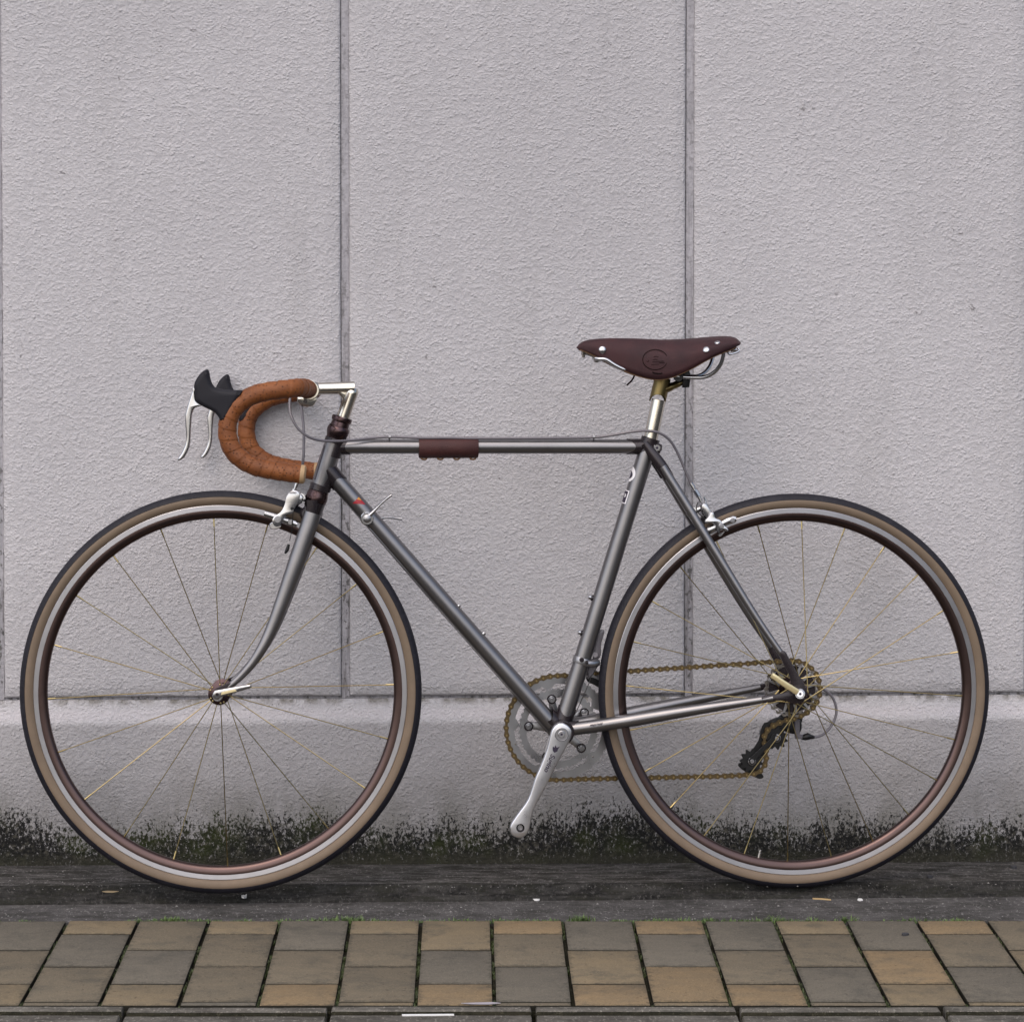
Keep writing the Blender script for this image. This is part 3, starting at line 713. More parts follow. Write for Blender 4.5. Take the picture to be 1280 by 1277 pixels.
# --- front brake caliper (hangs on the fork crown)
fb = mk('brake_caliper', join(
    pillow(P2([(363, 614), (371, 613), (375, 618), (373, 628), (368, 636), (366.5, 641), (358, 643), (354, 650), (350, 657), (344, 657.5), (340.5, 651), (343, 645), (351, 639.5), (356, 630), (358, 621)], -.030), -.030, .0050, .0011, 2, 3),
    pillow(P2([(364, 618), (374, 616), (380, 620), (378, 628), (371, 630), (364, 626)], 0), 0, .029, .002, 2, 2)), M_silver, bike, label='polished front brake caliper')
mk('far_arm', pillow([(q.x, q.z) for q in PP([(363, 618), (371, 616), (375, 620), (371, 634), (362, 644), (352, 655), (344, 657.5), (343, 648), (353, 638)], -.030)], .030, .0050, .002, 2, 2), M_silver, fb)
mk('pad_holder', join(sweep([Vector((q.x, .0185, q.z)) for q in PP([(330.5, 641.5), (345, 646), (358, 650.5), (371.5, 655.5)], -.0185)], [.0046, .0060, .0064, .0050], 12, flat=.7),
    ), M_silver, fb)
mk('pad_holder', join(sweep(PP([(330.5, 641.5), (345, 646), (358, 650.5), (371.5, 655.5)], -.0185), [.0046, .0060, .0064, .0050], 12, flat=.7), pillow(P2([(337, 655), (343, 652), (352, 656.5), (349, 660), (339, 661)], -.024), -.024, .003, .001, 1, 2)), M_silver, fb)
for (x_, y_, r_, la) in ((347.3, 649, .0058, -.035), (363.3, 652, .0046, -.024)):
    q = P(x_, y_, la); mk('pad_bolt', join(cyl(q, q + Y * -.004, r_, 20, .0008), cyl(q + Y * -.0035, q + Y * -.0055, r_ * .52, 6)), M_satin, fb)
q = P(365, 635.5, -.036); mk('cable_bolt', cyl(q, q + Y * .005, .0028, 8), M_black, fb)
q = P(378.5, 622, 0); mk('centre_bolt', join(cyl(P(370, 622), P(392, 624.5), .0050, 14), cyl(P(376.5, 621, -.010), P(376.5, 621, .01), .0066, 16), cyl(P(377, 626.5, -.012), P(377, 626.5, .012), .0030, 10)), M_silver, fb)
mk('barrel_adjuster', join(cyl(P(372.2, 601.5, -.02), P(369.5, 608, -.02), .0034, 12), cyl(P(369.8, 607, -.02), P(368, 612, -.02), .0024, 12), cyl(P(368.3, 611, -.02), P(366.5, 617, -.02), .0042, 8)), M_silver, fb)
mk('cable_end', join(sweep(PP([(366.5, 640, -.034), (365, 662, -.030), (362, 676, -.032)]), .0007, 6), sweep(PP([(361, 680), (359, 687), (356.3, 691.5)], -.032), [.0022, .0034, .0018], 8)), M_black, fb)
mk('brake_cable', sweep(catmull(PP([(376, 503, -.004), (378.2, 520, -.016), (379.8, 545, -.030), (379, 575, -.034), (375, 594, -.026), (372, 602, -.02)]), 6), .0024, 10), M_hous, fb)

# --- frame: dark lugs carry the grey tubes
steer(False)
BB = P(700.6, 911.5)
ht0, ht1 = P(400.5, 607), P(418.9, 549.3)
ht0 = S1 + hs_u * hh(612.5); ht1 = S1 + hs_u * hh(548.5)
tt0 = S1 + hs_u * hh(558); tt1 = P(809.5, 558)
tta, ttb = P(413, 559.4), P(806, 558.2)
dt0, dtb = P(408, 588), BB
dta = P(422, 602.2)
dir_dt = (P(690, 907) - P(484, 671.5)).normalized()
stb, stt = BB, P(811.5, 554)
def seg(a, b, t0, t1): return [a.lerp(b, t0), a.lerp(b, t1)]
D0 = P(408.5, 586.2); D1 = P(693.5, 909)
def mm(v, l): return v.normalized() * l
# lugs: sleeves just proud of the tubes with tapered points
def sleeve(a, b, r, l, cut=.35, n=28):
    """sleeve at end a of the tube a-b, length l, with two long points like a cut lug"""
    ax_ = (b - a).normalized(); up = (Y - ax_ * Y.dot(ax_)).normalized(); sd_ = ax_.cross(up); V, F = [], []
    for k_ in range(2):
        for j in range(n):
            an = 2 * math.pi * j / n; L_ = l * (1 - cut * (.5 + .5 * math.cos(2 * an)) ** .8) if k_ else 0
            V.append(a + ax_ * L_ + (up * math.cos(an) + sd_ * math.sin(an)) * (r - (.0004 if k_ else 0)))
    V += [a + ax_ * (l * (1 - cut * (.5 + .5 * math.cos(4 * math.pi * j / n)) ** .8)) + (up * math.cos(2 * math.pi * j / n) + sd_ * math.sin(2 * math.pi * j / n)) * (r - .0016) for j in range(n)]
    for k_ in range(2):
        for j in range(n): F.append((k_ * n + j, k_ * n + (j + 1) % n, (k_ + 1) * n + (j + 1) % n, (k_ + 1) * n + j))
    return V, F
RT, RD, RS, RH = .0122, .0143, .0143, .0158
capn = PP([(806, 556), (813, 562), (822, 575), (832, 590), (838, 600)], -.0205)
headlug = join(
    cyl(ht0 - hs_u * .001, ht0 + hs_u * .010, RH + .0016, 32, .0008), cyl(ht1 - hs_u * .007, ht1 + hs_u * .001, RH + .0016, 32, .0008),
    sleeve(S1 + hs_u * hh(558.5), tt1, RT + .0016, .030), sleeve(D0, D1, RD + .0017, .035),
    # webs of the head lugs wrapping the head tube behind
    sweep([S1 + hs_u * hh(548.5) + Vector((.003, 0, 0)), S1 + hs_u * hh(570) + Vector((.003, 0, 0))], RH + .0002, 28), sweep([S1 + hs_u * hh(577) + Vector((.0035, 0, 0)), S1 + hs_u * hh(612) + Vector((.0035, 0, 0))], [RH - .003, RH + .0002], 28),
    )
seatlug = join(cyl(P(822, 560, -.0115), P(822, 560, .0115), .0068, 20, .0008),
    pillow(P2([(806, 549), (818, 552), (827, 556), (824, 566), (812, 566)], 0), 0, .011, .003, 2, 2),
    sleeve(P(813.5, 547.5), BB, RS + .0018, .034, .35), sleeve(tt1, tt0, RT + .0016, .036, .4))
lug = join(
    cyl(BB - Y * .036, BB + Y * .036, .0200, 36, .0015),
    sleeve(BB, stt, RS + .0018, .040), sleeve(BB, D0, RD + .0017, .040),
    sleeve(P(700, 912.5, -.020), P(860, 889, -.036), .0125, .034), sleeve(P(700, 912.5, .020), P(860, 889, .036), .0125, .034))
fr = mk('frame', lug, M_lug, bike, label='black lugged bottom bracket shell')
mk('head_lug', headlug, M_lug, fr); mk('seat_lug', seatlug, M_lug, fr)
mk('head_tube', cyl(ht0 + hs_u * .004, ht1 - hs_u * .002, RH, 40), M_paint, fr)
mk('top_tube', cyl(tt0, tt1, RT, 36), M_paint, fr)
mk('down_tube', cyl(D0, D1, RD, 36), M_paint, fr)
mk('seat_tube', cyl(BB, P(812.8, 550), RS, 36), M_paint, fr)
for s_ in (-1, 1):
    a = [P(833, 591, -.023), P(860, 634, -.030), P(900, 699, -.041), P(945, 771, -.053), P(979, 820, -.062)]
    a[0] = P(828, 583, -.0215)
    pts = [Vector((q.x, s_ * -q.y * -1 if s_ > 0 else q.y, q.z)) for q in a]
    pts = [Vector((q.x, s_ * abs(q.y), q.z)) for q in a]
    mk('seat_stay', sweep(catmull(pts, 5), lambda t: .0078 - .0026 * max(0, t - .45) / .55, 20), M_paint, fr)
    cap = [Vector((q.x, s_ * abs(q.y), q.z)) for q in PP([(806, 553.5, -.0165), (812, 562, -.0175), (821, 574, -.0195), (829.5, 586, -.0215), (836, 597, -.0222)])]
    mk('stay_cap', sweep(catmull(cap, 4), lambda t: .0062 + .0036 * math.sin(min(1, t * 1.6) * math.pi / 2) - .0012 * max(0, t - .7), 16, flat=.72), M_lug, fr)
    c_ = [P(712, 911.2, -.0225), P(745, 906.8, -.027), P(780, 901.3, -.034), P(830, 893, -.042), P(890, 883.5, -.052), P(940, 876, -.060), P(966, 872, -.063)]
    if s_ > 0: c_ = [Vector((q.x, abs(q.y), q.z)) for q in c_]
    mk('chain_stay', sweep(catmull(c_, 5), lambda t: .0112 - .0002 * t - .0052 * max(0, t - .35) ** 1.2 / .65 ** 1.2, 20), M_paint, fr)
    dp = P2([(975, 815), (981, 813.5), (987, 824), (997, 842), (1005, 854), (1009, 866), (1004, 876), (992, 879), (983, 876), (975, 874.5), (960, 877.5), (952, 876), (953, 870), (966, 868), (981, 865), (989, 858), (986, 843), (978, 827)], -.0645)
    mk('dropout', pillow(dp, s_ * .0645, .0032, .0014, 2, 3), M_lug, fr)
b_ = P(821, 559.5, -.013); mk('seat_bolt', join(cyl(b_ + Y * .001, b_ - Y * .0035, .0060, 24, .001), ), M_silver, fr)
mk('bolt_socket', cyl(b_ - Y * .0034, b_ - Y * .0040, .0026, 6), M_ink, fr)
for a, d_ in (((570.5, 759.5), (576.8, 754.2)), ((601.8, 794), (608.0, 788.6)), ((741, 747.3), (733.5, 745.0)), ((728, 791.2), (720.3, 789.0))):
    p0, p1 = P(*a), P(*d_); dd = (p1 - p0).normalized()
    b = mk('bottle_boss', cyl(p0 - dd * .006, p0 + dd * .0028, .0052, 14), M_lug, fr)
    # cap screw head
    o = mk('boss_screw', cyl(p0 + dd * .0028, p0 + dd * .0078, .0037, 14, .0008), M_silver, fr)
# prints on the tubes
axd = (D1 - D0).normalized()
L3 = (P(448, 627) - D0).dot(axd)
def on_tube(a, b, r, pxs):
    ax_ = (b - a).normalized(); near_ = Vector((0, -1, 0)); near_ = (near_ - ax_ * near_.dot(ax_)).normalized(); sd_ = ax_.cross(near_); out = []
    for x_, y_ in pxs:
        w_ = 0; la = -r
        for _ in range(4):
            q = P(x_, y_, la) - a; w_ = max(-.999, min(.999, q.dot(sd_) / r)); la = -r * math.sqrt(1 - w_ * w_)
        out.append((q.dot(ax_), r * math.asin(w_)))
    return out
tube_patch(D0, D1, RD + .0003, on_tube(D0, D1, RD, [(440.5, 629.0), (448.5, 621.0), (457, 630.5)]), 0, M_red, 'red_emblem', fr)
tube_patch(D0, D1, RD + .0005, on_tube(D0, D1, RD, [(445.8, 623.8), (448.5, 621.0), (452.0, 625.2), (448.5, 624.6)]), 0, M_yel, 'gold_tip', fr, 3)
sta = (stt - BB).normalized(); LS = lambda y: (P(BB.x and (703 + (905 - y) * .3135), y) - BB).dot(sta)
disc = lambda u0, v0, ru, rv, n_=20: [(u0 + ru * math.cos(6.2832 * i / n_), v0 + rv * math.sin(6.2832 * i / n_)) for i in range(n_)]
SA = -1
tube_patch(BB, stt, RS + .0003, disc(LS(596), 0, .0135, .0135), R(88) * SA, M_white, 'round_emblem', fr)
tube_patch(BB, stt, RS + .0006, disc(LS(597), 0, .0068, .0085), R(88) * SA, M_ink, 'emblem_centre', fr)
u0 = LS(623.5)
tube_patch(BB, stt, RS + .0003, [(u0 - .0115, -.012), (u0 + .0115, -.012), (u0 + .0115, .012), (u0 - .0115, .012)], R(88) * SA, M_white, 'square_emblem', fr)
tube_patch(BB, stt, RS + .0006, [(u0 - .0100, -.0102), (u0 + .0100, -.0102), (u0 + .0100, .0102), (u0 - .0100, .0102)], R(88) * SA, M_ink, 'emblem_field', fr)
tube_patch(BB, stt, RS + .0009, disc(u0 + .002, .0055, .0030, .0030, 10), R(88) * SA, M_white, 'emblem_ring', fr, 3)
tube_patch(BB, stt, RS + .0011, disc(u0 + .002, .0055, .0016, .0016, 10), R(88) * SA, M_ink, 'emblem_ring_centre', fr, 3)
h0, h1 = ht0, ht1; HTL = (h1 - h0).length
for nm, m_, r_, w1, e0, e1 in (('badge_border', M_ink, .0003, .0135, .016, .040), ('badge_field', M_paint, .0005, .0122, .0172, .0412), ('badge_stripe', M_red, .0007, .0040, .030, .044)):
    tube_patch(h0, h1, RH + r_, [(e0, -w1), (HTL - e1 + .024 + (.0 if w1 > .01 else -.012), -w1 * .8), (HTL - e1 + .024 + (.0 if w1 > .01 else -.012), w1 * .8), (e0, w1)], R(95) * SA, m_, nm, fr)
# --- head tube side detail done; leather sleeve on the top tube
wa, wb = P(523.5, 558.6), P(597.5, 558.5)
wax = (wb - wa).normalized(); wl = (wb - wa).length
pr = [(.0126, -.0002), (.0172, 0), (.0180, .0012), (.0178, wl * .3), (.0181, wl * .6), (.0180, wl - .0012), (.0172, wl), (.0126, wl + .0002)]
wrp = mk('tube_wrap', lathe(wa - Vector((0, 0, .0008)), wax, pr, 40), M_wrap, bike, 40, label='brown leather sleeve laced round the top tube')
for i in range(4):
    q = P(530 + i * 20.3, 571.5, 0)
    mk('lace', sweep(catmull([q + Vector((-.0050, -.004, .0005)), q + Vector((-.0030, -.004, -.0028)), q + Vector((.0030, -.003, -.0030)), q + Vector((.0052, -.002, .0004))], 4), .0016, 8), M_edge, wrp)
mk('wrap_edge', sweep([P(524.5, 571.4, -.004), P(596.5, 571.2, -.004)], .0017, 8), M_wrap, wrp)

# --- seat post and saddle
sp0, sp1 = P(812.5, 552), P(824.2, 496)
post = mk('seat_post', join(cyl(sp0, P(823.6, 499.5), .0121, 32)), M_champ, bike)
axs = (sp1 - sp0).normalized()
pt = P(822.4, 505)
mk('post_head', join(cyl(P(823.6, 493.5), P(828.5, 472), .0140, 32, .0008), sweep(catmull(PP([(829, 487), (838, 483.5), (848, 479.5), (858, 475)]), 4), [.0075] * 5 + [.0062] * 4 + [.005] * 4, 16, flat=1.6),
    sleeve_(P(825.5, 484.5), P(820.5, 507), .0142, .026)), M_brass, post)
mk('seat_clamp', join(pillow(P2([(852, 466), (861, 462), (863, 470), (861, 484), (853, 484.5), (852, 476)], -.002), -.002, .0075, .002, 2), cyl(P(848, 471, -.028), P(848, 471, .028), .0085, 16, .001)), M_black, post)
SX = [721, 724, 729, 737, 750, 765, 785, 803, 817, 832, 850, 868, 885, 900, 912, 920, 925]
ST = [434, 429.5, 426, 423.8, 422.6, 422, 422.2, 422.8, 423.6, 424, 423.4, 422.2, 420.8, 419.6, 419.6, 421.5, 427]
SB = [434.8, 436.8, 438.2, 441.2, 448, 455.5, 465.5, 471.6, 474.4, 474.3, 468, 459, 449, 442, 437.5, 434, 431]
SW = [.006, .012, .017, .0205, .0235, .026, .031, .036, .041, .047, .056, .064, .070, .073, .073, .070, .060]
V, F = [], []; na = 16
stn = []
for i in range(len(SX) - 1):
    for s_ in range(3):
        t = s_ / 3
        stn.append([a[i] + (a[i + 1] - a[i]) * t for a in (SX, ST, SB, SW)])
stn.append([a[-1] for a in (SX, ST, SB, SW)])
def smooth_col(L_, c_, it=2):
    for _ in range(it):
        v_ = [r[c_] for r in L_]
        for i in range(1, len(L_) - 1): L_[i][c_] = (v_[i - 1] + 2 * v_[i] + v_[i + 1]) / 4
for c_ in (1, 2, 3): smooth_col(stn, c_)
for x_, t_, b_, w_ in stn:
    top = P(x_, t_ + .5, 0); bot = P(x_, b_, -w_ * .9)
    for j in range(-na, na + 1):
        ph = abs(j) / na * math.pi / 2; sg = -1 if j < 0 else 1
        e = .80
        yy = sg * w_ * math.sin(ph) ** e; zz = bot.z + (top.z - bot.z) * math.cos(ph) ** .78
        # dip along the middle at the rear, skirt tucks in slightly
        tuck = 1 - .10 * max(0, ph - 1.1) / .47
        V.append((top.x + (bot.x - top.x) * abs(math.sin(ph)), yy * tuck, zz))
wn = 2 * na + 1
for i in range(len(stn) - 1):
    for j in range(wn - 1): F.append((i * wn + j, i * wn + j + 1, (i + 1) * wn + j + 1, (i + 1) * wn + j))
F.append(tuple(range(wn))); F.append(tuple((len(stn) - 1) * wn + j for j in range(wn)))
sad = mk('saddle', (V, F[:-2]), M_sad, bike, 70, label='dark brown leather saddle with silver rivets')
so_ = sad.modifiers.new('thickness', 'SOLIDIFY'); so_.thickness = .0042; so_.offset = -1
# pale cut edge of the leather along the near and far skirts
for s_ in (0, wn - 1):
    pts = [Vector(V[i * wn + s_]) for i in range(4, len(stn) - 3)]
    off = .0019 if s_ == 0 else -.0019
    mk('leather_edge', sweep([p + Vector((0, off, .0002)) for p in pts], .0017, 8), M_edge, sad)
def skirt_y(px, py):
    """lateral position of the saddle skin under a photo point on the near side"""
    best = None
    for i in range(len(stn)):
        if abs(stn[i][0] - px) < 3.5:
            for j in range(0, na):
                v = Vector(V[i * wn + j]); q = P(px, py, v.y); d_ = (q - v).length
                if best is None or d_ < best[0]: best = (d_, v, i, j)
    return best[1], best[2], best[3]
for x_, y_, r_ in ((753, 437.3, .0062), (882.6, 437, .0060), (896.6, 428.4, .0050)):
    v, i, j = skirt_y(x_, y_)
    a = Vector(V[i * wn + j + 1]) - Vector(V[i * wn + max(j - 1, 0)]); b = Vector(V[min(i + 1, len(stn) - 1) * wn + j]) - Vector(V[max(i - 1, 0) * wn + j]); n_ = a.cross(b).normalized()
    if n_.y > 0: n_ = -n_
    q = P(x_, y_, v.y)
    for s_ in (1, -1):
        qq, nn = Vector((q.x, q.y * s_, q.z)), Vector((n_.x, n_.y * s_, n_.z))
        mk('rivet', lathe(qq - nn * .0012, nn, [(r_, 0), (r_, .0018), (r_ * .9, .0026), (r_ * .55, .0034), (0, .0036)], 20), M_silver, sad)
# stamped ring and slot on the near side panel, following the skin
def skin_path(pxs, r_, name, m_, closed=False, raise_=.0006):
    pts = []
    for x_, y_ in pxs:
        v, i, j = skirt_y(x_, y_); q = P(x_, y_, v.y)
        # interpolate the skin position for this height
        best = min(range(0, na), key=lambda jj: abs(V[i * wn + jj][2] - q.z)); pts.append(P(x_, y_, V[i * wn + best][1] - raise_))
    for _ in range(3):
        ys = [p.y for p in pts]
        for i in range(len(pts)): pts[i].y = (ys[i - 1] + ys[i] + ys[(i + 1) % len(pts)]) / 3 if closed or 0 < i < len(pts) - 1 else ys[i]
    if closed: pts.append(pts[0].copy()); pts.append(pts[1].copy())
    return mk(name, sweep(pts, r_, 6, flat=.5), m_, sad)
ring = [(819 + 15.6 * math.cos(6.2832 * i / 28), 449.5 + 12.6 * math.sin(6.2832 * i / 28)) for i in range(28)]
skin_path(ring, .00065, 'stamped_ring', M_stamp, True)
for l in ([(814, 456), (819, 455.6), (824, 455.4)], [(815.5, 452.5), (820, 452), (830, 451.3)], [(817, 446), (820, 445.4), (823, 446)], [(824, 453.6), (828, 453.2), (831, 453)], [(808, 451), (810, 452.5), (811, 450)], [(816, 449.5), (819, 449), (822, 449.3)]):
    skin_path(l, .00045, 'stamped_line', M_stamp)
skin_path([(815.5, 464.8), (817.5, 466.3), (822, 466.9), (826, 467), (828, 466.2)], .0012, 'skirt_slot', M_stamp, raise_=.0006)
for s_ in (-1, 1):
    rl = PP([(744.5, 447.8, -.016), (750, 448.8, -.021), (758, 449.6, -.023), (769, 456.5, -.024), (781, 461.8, -.024), (800, 464.5, -.024), (830, 468.3, -.024), (850, 470.8, -.025), (868, 471.8, -.027), (881, 471.2, -.033), (892, 466, -.042), (900, 457, -.050), (904, 446, -.055), (904.5, 436, -.057)])
    rl = [Vector((q.x, s_ * abs(q.y), q.z)) for q in rl]
    mk('rail', sweep(catmull(rl, 5), .0034, 12), M_silver, sad)
mk('nose_bracket', join(pillow(P2([(733, 438), (750, 443), (751, 449), (748, 453), (744, 453), (742, 447), (733, 443)], -.012), -.0, .012, .002, 2, 2), cyl(P(727, 440, 0), P(741, 443.5, 0), .0035, 10), cyl(P(728.5, 439, -.004), P(729.5, 447, -.004), .0026, 8)), M_steel, sad)
mk('bag_loop', join(sweep(catmull(PP([(909, 440, -.050), (912, 442.5, -.050), (918, 441.5, -.047), (923.5, 438.5, -.044), (922, 434.5, -.042)]), 4), .0022, 8), cyl(P(914, 438, -.05), P(920, 437, -.046), .0030, 8)), M_silver, sad)
mk('bag_loop', join(sweep(catmull([Vector((q.x, -q.y, q.z)) for q in PP([(909, 440, -.050), (912, 442.5, -.050), (918, 441.5, -.047), (923.5, 438.5, -.044), (922, 434.5, -.042)])], 4), .0022, 8)), M_silver, sad)
mk('lacing_end', sweep(catmull(PP([(795, 462, -.012), (793.5, 468, -.016), (790, 475, -.018), (783.4, 481.5, -.018)]), 4), .0015, 8), M_stamp, sad)

# --- shifters on the down tube
q = P(458.5, 647.5, -RD); 
shf = mk('shifter', join(cyl(q + Y * .006, q - Y * .010, .0112, 28, .0015), cyl(Vector((q.x, RD - .004, q.z)), Vector((q.x, RD + .012, q.z)), .0112, 28, .0015)), M_silver, bike, label='polished down tube shift lever pair')
mk('shifter_bolt', join(lathe(q - Y * .0095, -Y, [(.0068, 0), (.0068, .0025), (.0045, .0035), (.0045, .0050), (.0032, .0056), (0, .0056)], 20)), M_satin, shf)
mk('shift_lever', join(sweep(catmull(PP([(458, 647, -.022), (464, 642, -.023), (470, 636, -.024), (479, 627, -.026), (486, 621, -.027), (489.5, 618.6, -.027)]), 4), lambda t: .0042 - .0022 * min(1, t * 2) + .0006 * max(0, t - .8) * 5, 12)), M_silver, shf)
mk('shift_lever', join(sweep(catmull(PP([(460, 647, .022), (468, 647, .023), (477, 647.3, .025), (488, 646.6, .026), (497, 648, .027), (502.5, 648.3, .027)]), 4), lambda t: .0042 - .0022 * min(1, t * 2) + .0006 * max(0, t - .8) * 5, 12)), M_satin, shf)
mk('shift_cable', join(sweep(PP([(462, 660, -.010), (553, 764, -.006), (694, 924.5, -.006)]), .0008, 6), sweep(PP([(462, 662, .008), (553, 767, .006), (690, 922, .010)]), .0008, 6)), M_wire, shf)

# --- rear brake cable along the top tube
rc = PP([(363, 495, -.020), (362, 507, -.030), (364.5, 521, -.040), (373, 536, -.046), (387, 546.5, -.046), (402, 550.6, -.040), (420, 551.3, -.034), (440, 550.2, -.022), (462, 547.8, -.012), (487, 546, -.010), (523, 547.3, -.010), (560, 547.2, -.010), (597, 547.8, -.010), (700, 547.4, -.010), (742, 546.5, -.010), (765, 543.8, -.013), (790, 539.6, -.018), (808, 538.4, -.020), (824, 541, -.019), (837, 550, -.015), (847, 566, -.010), (857, 589, -.008), (863.5, 604, -.008)])
cab = mk('brake_cable', sweep(catmull(rc, 6), .0023, 10), M_hous, bike, label='grey rear brake cable along the top tube')
for x_ in (487, 742.5):
    q = P(x_, 546, -.010); mk('cable_clip', join(cyl(q + Vector((-.0022, 0, 0)), q + Vector((.0022, 0, 0)), .0030, 12), cyl(q, q + Vector((0, .002, .0042)), .0012, 8), cyl(q, q + Vector((0, .006, -.005)), .0014, 8)), M_satin, cab)
# --- rear brake
rb = mk('brake_caliper', join(
    pillow(P2([(888.5, 640), (892, 641), (894, 647), (900, 649.5), (904, 655), (910, 661), (909, 663.5), (901, 661), (898.5, 667), (896, 664), (894, 657), (889, 653), (882, 654.5), (881, 650), (885, 646)], -.030), -.030, .0045, .0018, 2, 3),
    pillow(P2([(874, 630), (879, 628), (888, 641), (887, 648), (882, 648), (876, 640)], 0), 0, .029, .0016, 2, 2),
    pillow([(q.x, q.z) for q in PP([(888.5, 640), (894, 647), (904, 655), (898.5, 667), (894, 657), (882, 652)], -.030)], .030, .0045, .0018, 2, 3)), M_silver, bike, label='polished rear brake caliper')
mk('pad_holder', join(sweep(PP([(881, 665.5), (886, 663), (890, 661), (896, 658)], -.022), [.003, .0066, .0066, .0066], 14, flat=.7), sweep(PP([(903, 654.5), (910, 651), (917, 648.8), (920, 648.6)], -.022), [.0052, .0060, .0062, .0048], 14, flat=.7),
    pillow(P2([(897, 668), (901, 666), (907, 662.5), (902, 669), (898.5, 671)], -.026), -.026, .003, .001, 1)), M_silver, rb)
mk('pad_holder', sweep([Vector((p.x, .022, p.z)) for p in PP([(881, 665.5), (896, 658), (920, 648.6)], -.022)], .006, 12, flat=.7), M_silver, rb)
for (x_, y_, r_, la) in ((901.5, 657.3, .0046, -.034), (915.5, 650, .0042, -.026)):
    q = P(x_, y_, la); mk('pad_bolt', join(cyl(q, q + Y * -.004, r_, 20, .0008), cyl(q + Y * -.0035, q + Y * -.0055, r_ * .52, 6)), M_satin, rb)
mk('barrel_adjuster', join(cyl(P(863, 603.5, -.008), P(867.3, 610, -.008), .0038, 10), cyl(P(866, 608.5, -.008), P(869, 613.5, -.008), .0027, 10), cyl(P(868.5, 612, -.008), P(873.5, 620, -.008), .0047, 8), cyl(P(873, 619.5, -.008), P(876.5, 627, -.008), .0032, 10), sweep(PP([(880, 621, -.012), (882.5, 629, -.012), (887, 639, -.012)]), .0016, 8)), M_silver, rb)
mk('centre_bolt', join(cyl(P(866.5, 637, -.010), P(866.5, 637, .010), .0050, 16), cyl(P(866, 640), P(878, 634), .0045, 12), cyl(P(871.5, 645, -.014), P(871.5, 645, .014), .0040, 12)), M_silver, rb)
mk('spring', join(sweep(catmull(PP([(872, 628, -.016), (870.5, 634, -.02), (873, 641, -.024), (881, 648, -.027)]), 4), .0009, 6), pillow(P2([(877, 636), (884, 634), (889, 640), (883, 645), (878, 643)], -.012), -.012, .006, .002, 1, 2)), M_black, rb)
mk('stay_bridge', cyl(P(862, 641, -.032), P(862, 641, .032), .0072, 18), M_lug, fr)

# --- crankset
CC = P(697.8, 909.6, .046)
ck = mk('crankset', join(cyl(BB - Y * .060, BB + Y * .060, .0085, 18), cyl(Vector((BB.x, .048, BB.z)), Vector((BB.x, .064, BB.z)), .022, 32, .002)), M_satin, bike)
ccx, ccz = CC.x, CC.z
A0 = 104 - 1
arms = [R(A0 + 72 * i) for i in range(5)]
for a in arms:
    ca, sa = math.cos(a), math.sin(a); px_, pz_ = -sa, ca
    pl = [(ccx + ca * r_ + px_ * w_, ccz + sa * r_ + pz_ * w_) for r_, w_ in ((.012, .010), (.035, .0068), (.052, .0058), (.0570, .003), (.0570, -.003), (.052, -.0058), (.035, -.0068), (.012, -.010))]
    mk('spider_arm', pillow(pl, .0545, .0035, .0016, 2), M_satin, ck)
tabs = lambda r0, dep, wid: (lambda a: r0 - dep * max(0, 1 - min(abs((a - b + math.pi) % (2 * math.pi) - math.pi) for b in arms) / wid) ** .7)
mk('chainring', ring_teeth(ccx, ccz, .0490, .0012, .0725, .0900, 52, .0030, tabs(.0755, .009, .14), 6), M_ring, ck, 20)
mk('chainring', ring_teeth(ccx, ccz, .0420, .0012, .050, .0690, 42, .0030, tabs(.0560, .0095, .20), 6), M_ring, ck, 20)
for a in arms:
    q = Vector((ccx + math.cos(a) * .0515, .0, ccz + math.sin(a) * .0515))
    mk('chainring_bolt', join(cyl(q + Y * .040, q + Y * .037, .0058, 20, .0008), cyl(q + Y * .0372, q + Y * .0352, .0032, 12)), M_silver, ck)
    mk('bolt_recess', lathe(q + Y * .0398, -Y, [(.0082, 0), (.0082, .0006), (.0060, .0006)], 24), M_lug, ck)
for t in range(6):                                        # ramps and pins riveted to the big ring
    a = R(20 + 60 * t); q = Vector((ccx + math.cos(a) * .078, .0, ccz + math.sin(a) * .078)); mk('ramp_pin', cyl(q + Y * .0475, q + Y * .0455, .0016, 8), M_steel, ck)
arm_px = [(590 + a / 4.255, 760 + b / 4.255) for a, b in [(424, 655), (400, 750), (366, 840), (338, 905), (300, 1015), (242, 1098), (206, 1155), (206, 1195), (228, 1216), (256, 1221), (288, 1207), (308, 1165), (316, 1120), (336, 1055), (398, 940), (442, 850), (500, 742), (528, 685), (528, 648), (508, 624), (478, 612), (448, 622)]]
AL = -.073
arm = mk('crank_arm', pillow(P2(arm_px, AL - .007), AL, .0068, .0024, 3, 4), M_arm, ck, 40, label='polished left crank arm without pedal')
# drill the pedal eye
eye = P(650.5, 1034.5, AL - .007)
cut = bpy.data.objects.new('cutter', make_mesh('cutter', *cyl(eye - Y * .02, eye + Y * .04, .0070, 24), M_lug)); C.objects.link(cut)
bo = arm.modifiers.new('drill', 'BOOLEAN'); bo.object = cut; bo.operation = 'DIFFERENCE'; bo.solver = 'EXACT'
cut.parent = bike
bpy.context.view_layer.update()
me2 = bpy.data.meshes.new_from_object(arm.evaluated_get(bpy.context.evaluated_depsgraph_get()))
arm.modifiers.remove(bo); arm.data = me2; bpy.data.objects.remove(cut)
me2.materials.clear(); me2.materials.append(M_arm)
bm_ = bmesh.new(); bm_.from_mesh(me2); bmesh.ops.triangulate(bm_, faces=bm_.faces); bm_.to_mesh(me2); bm_.free(); me2.shade_smooth(); me2.set_sharp_from_angle(angle=R(24))
for p_ in me2.polygons: p_.material_index = 0
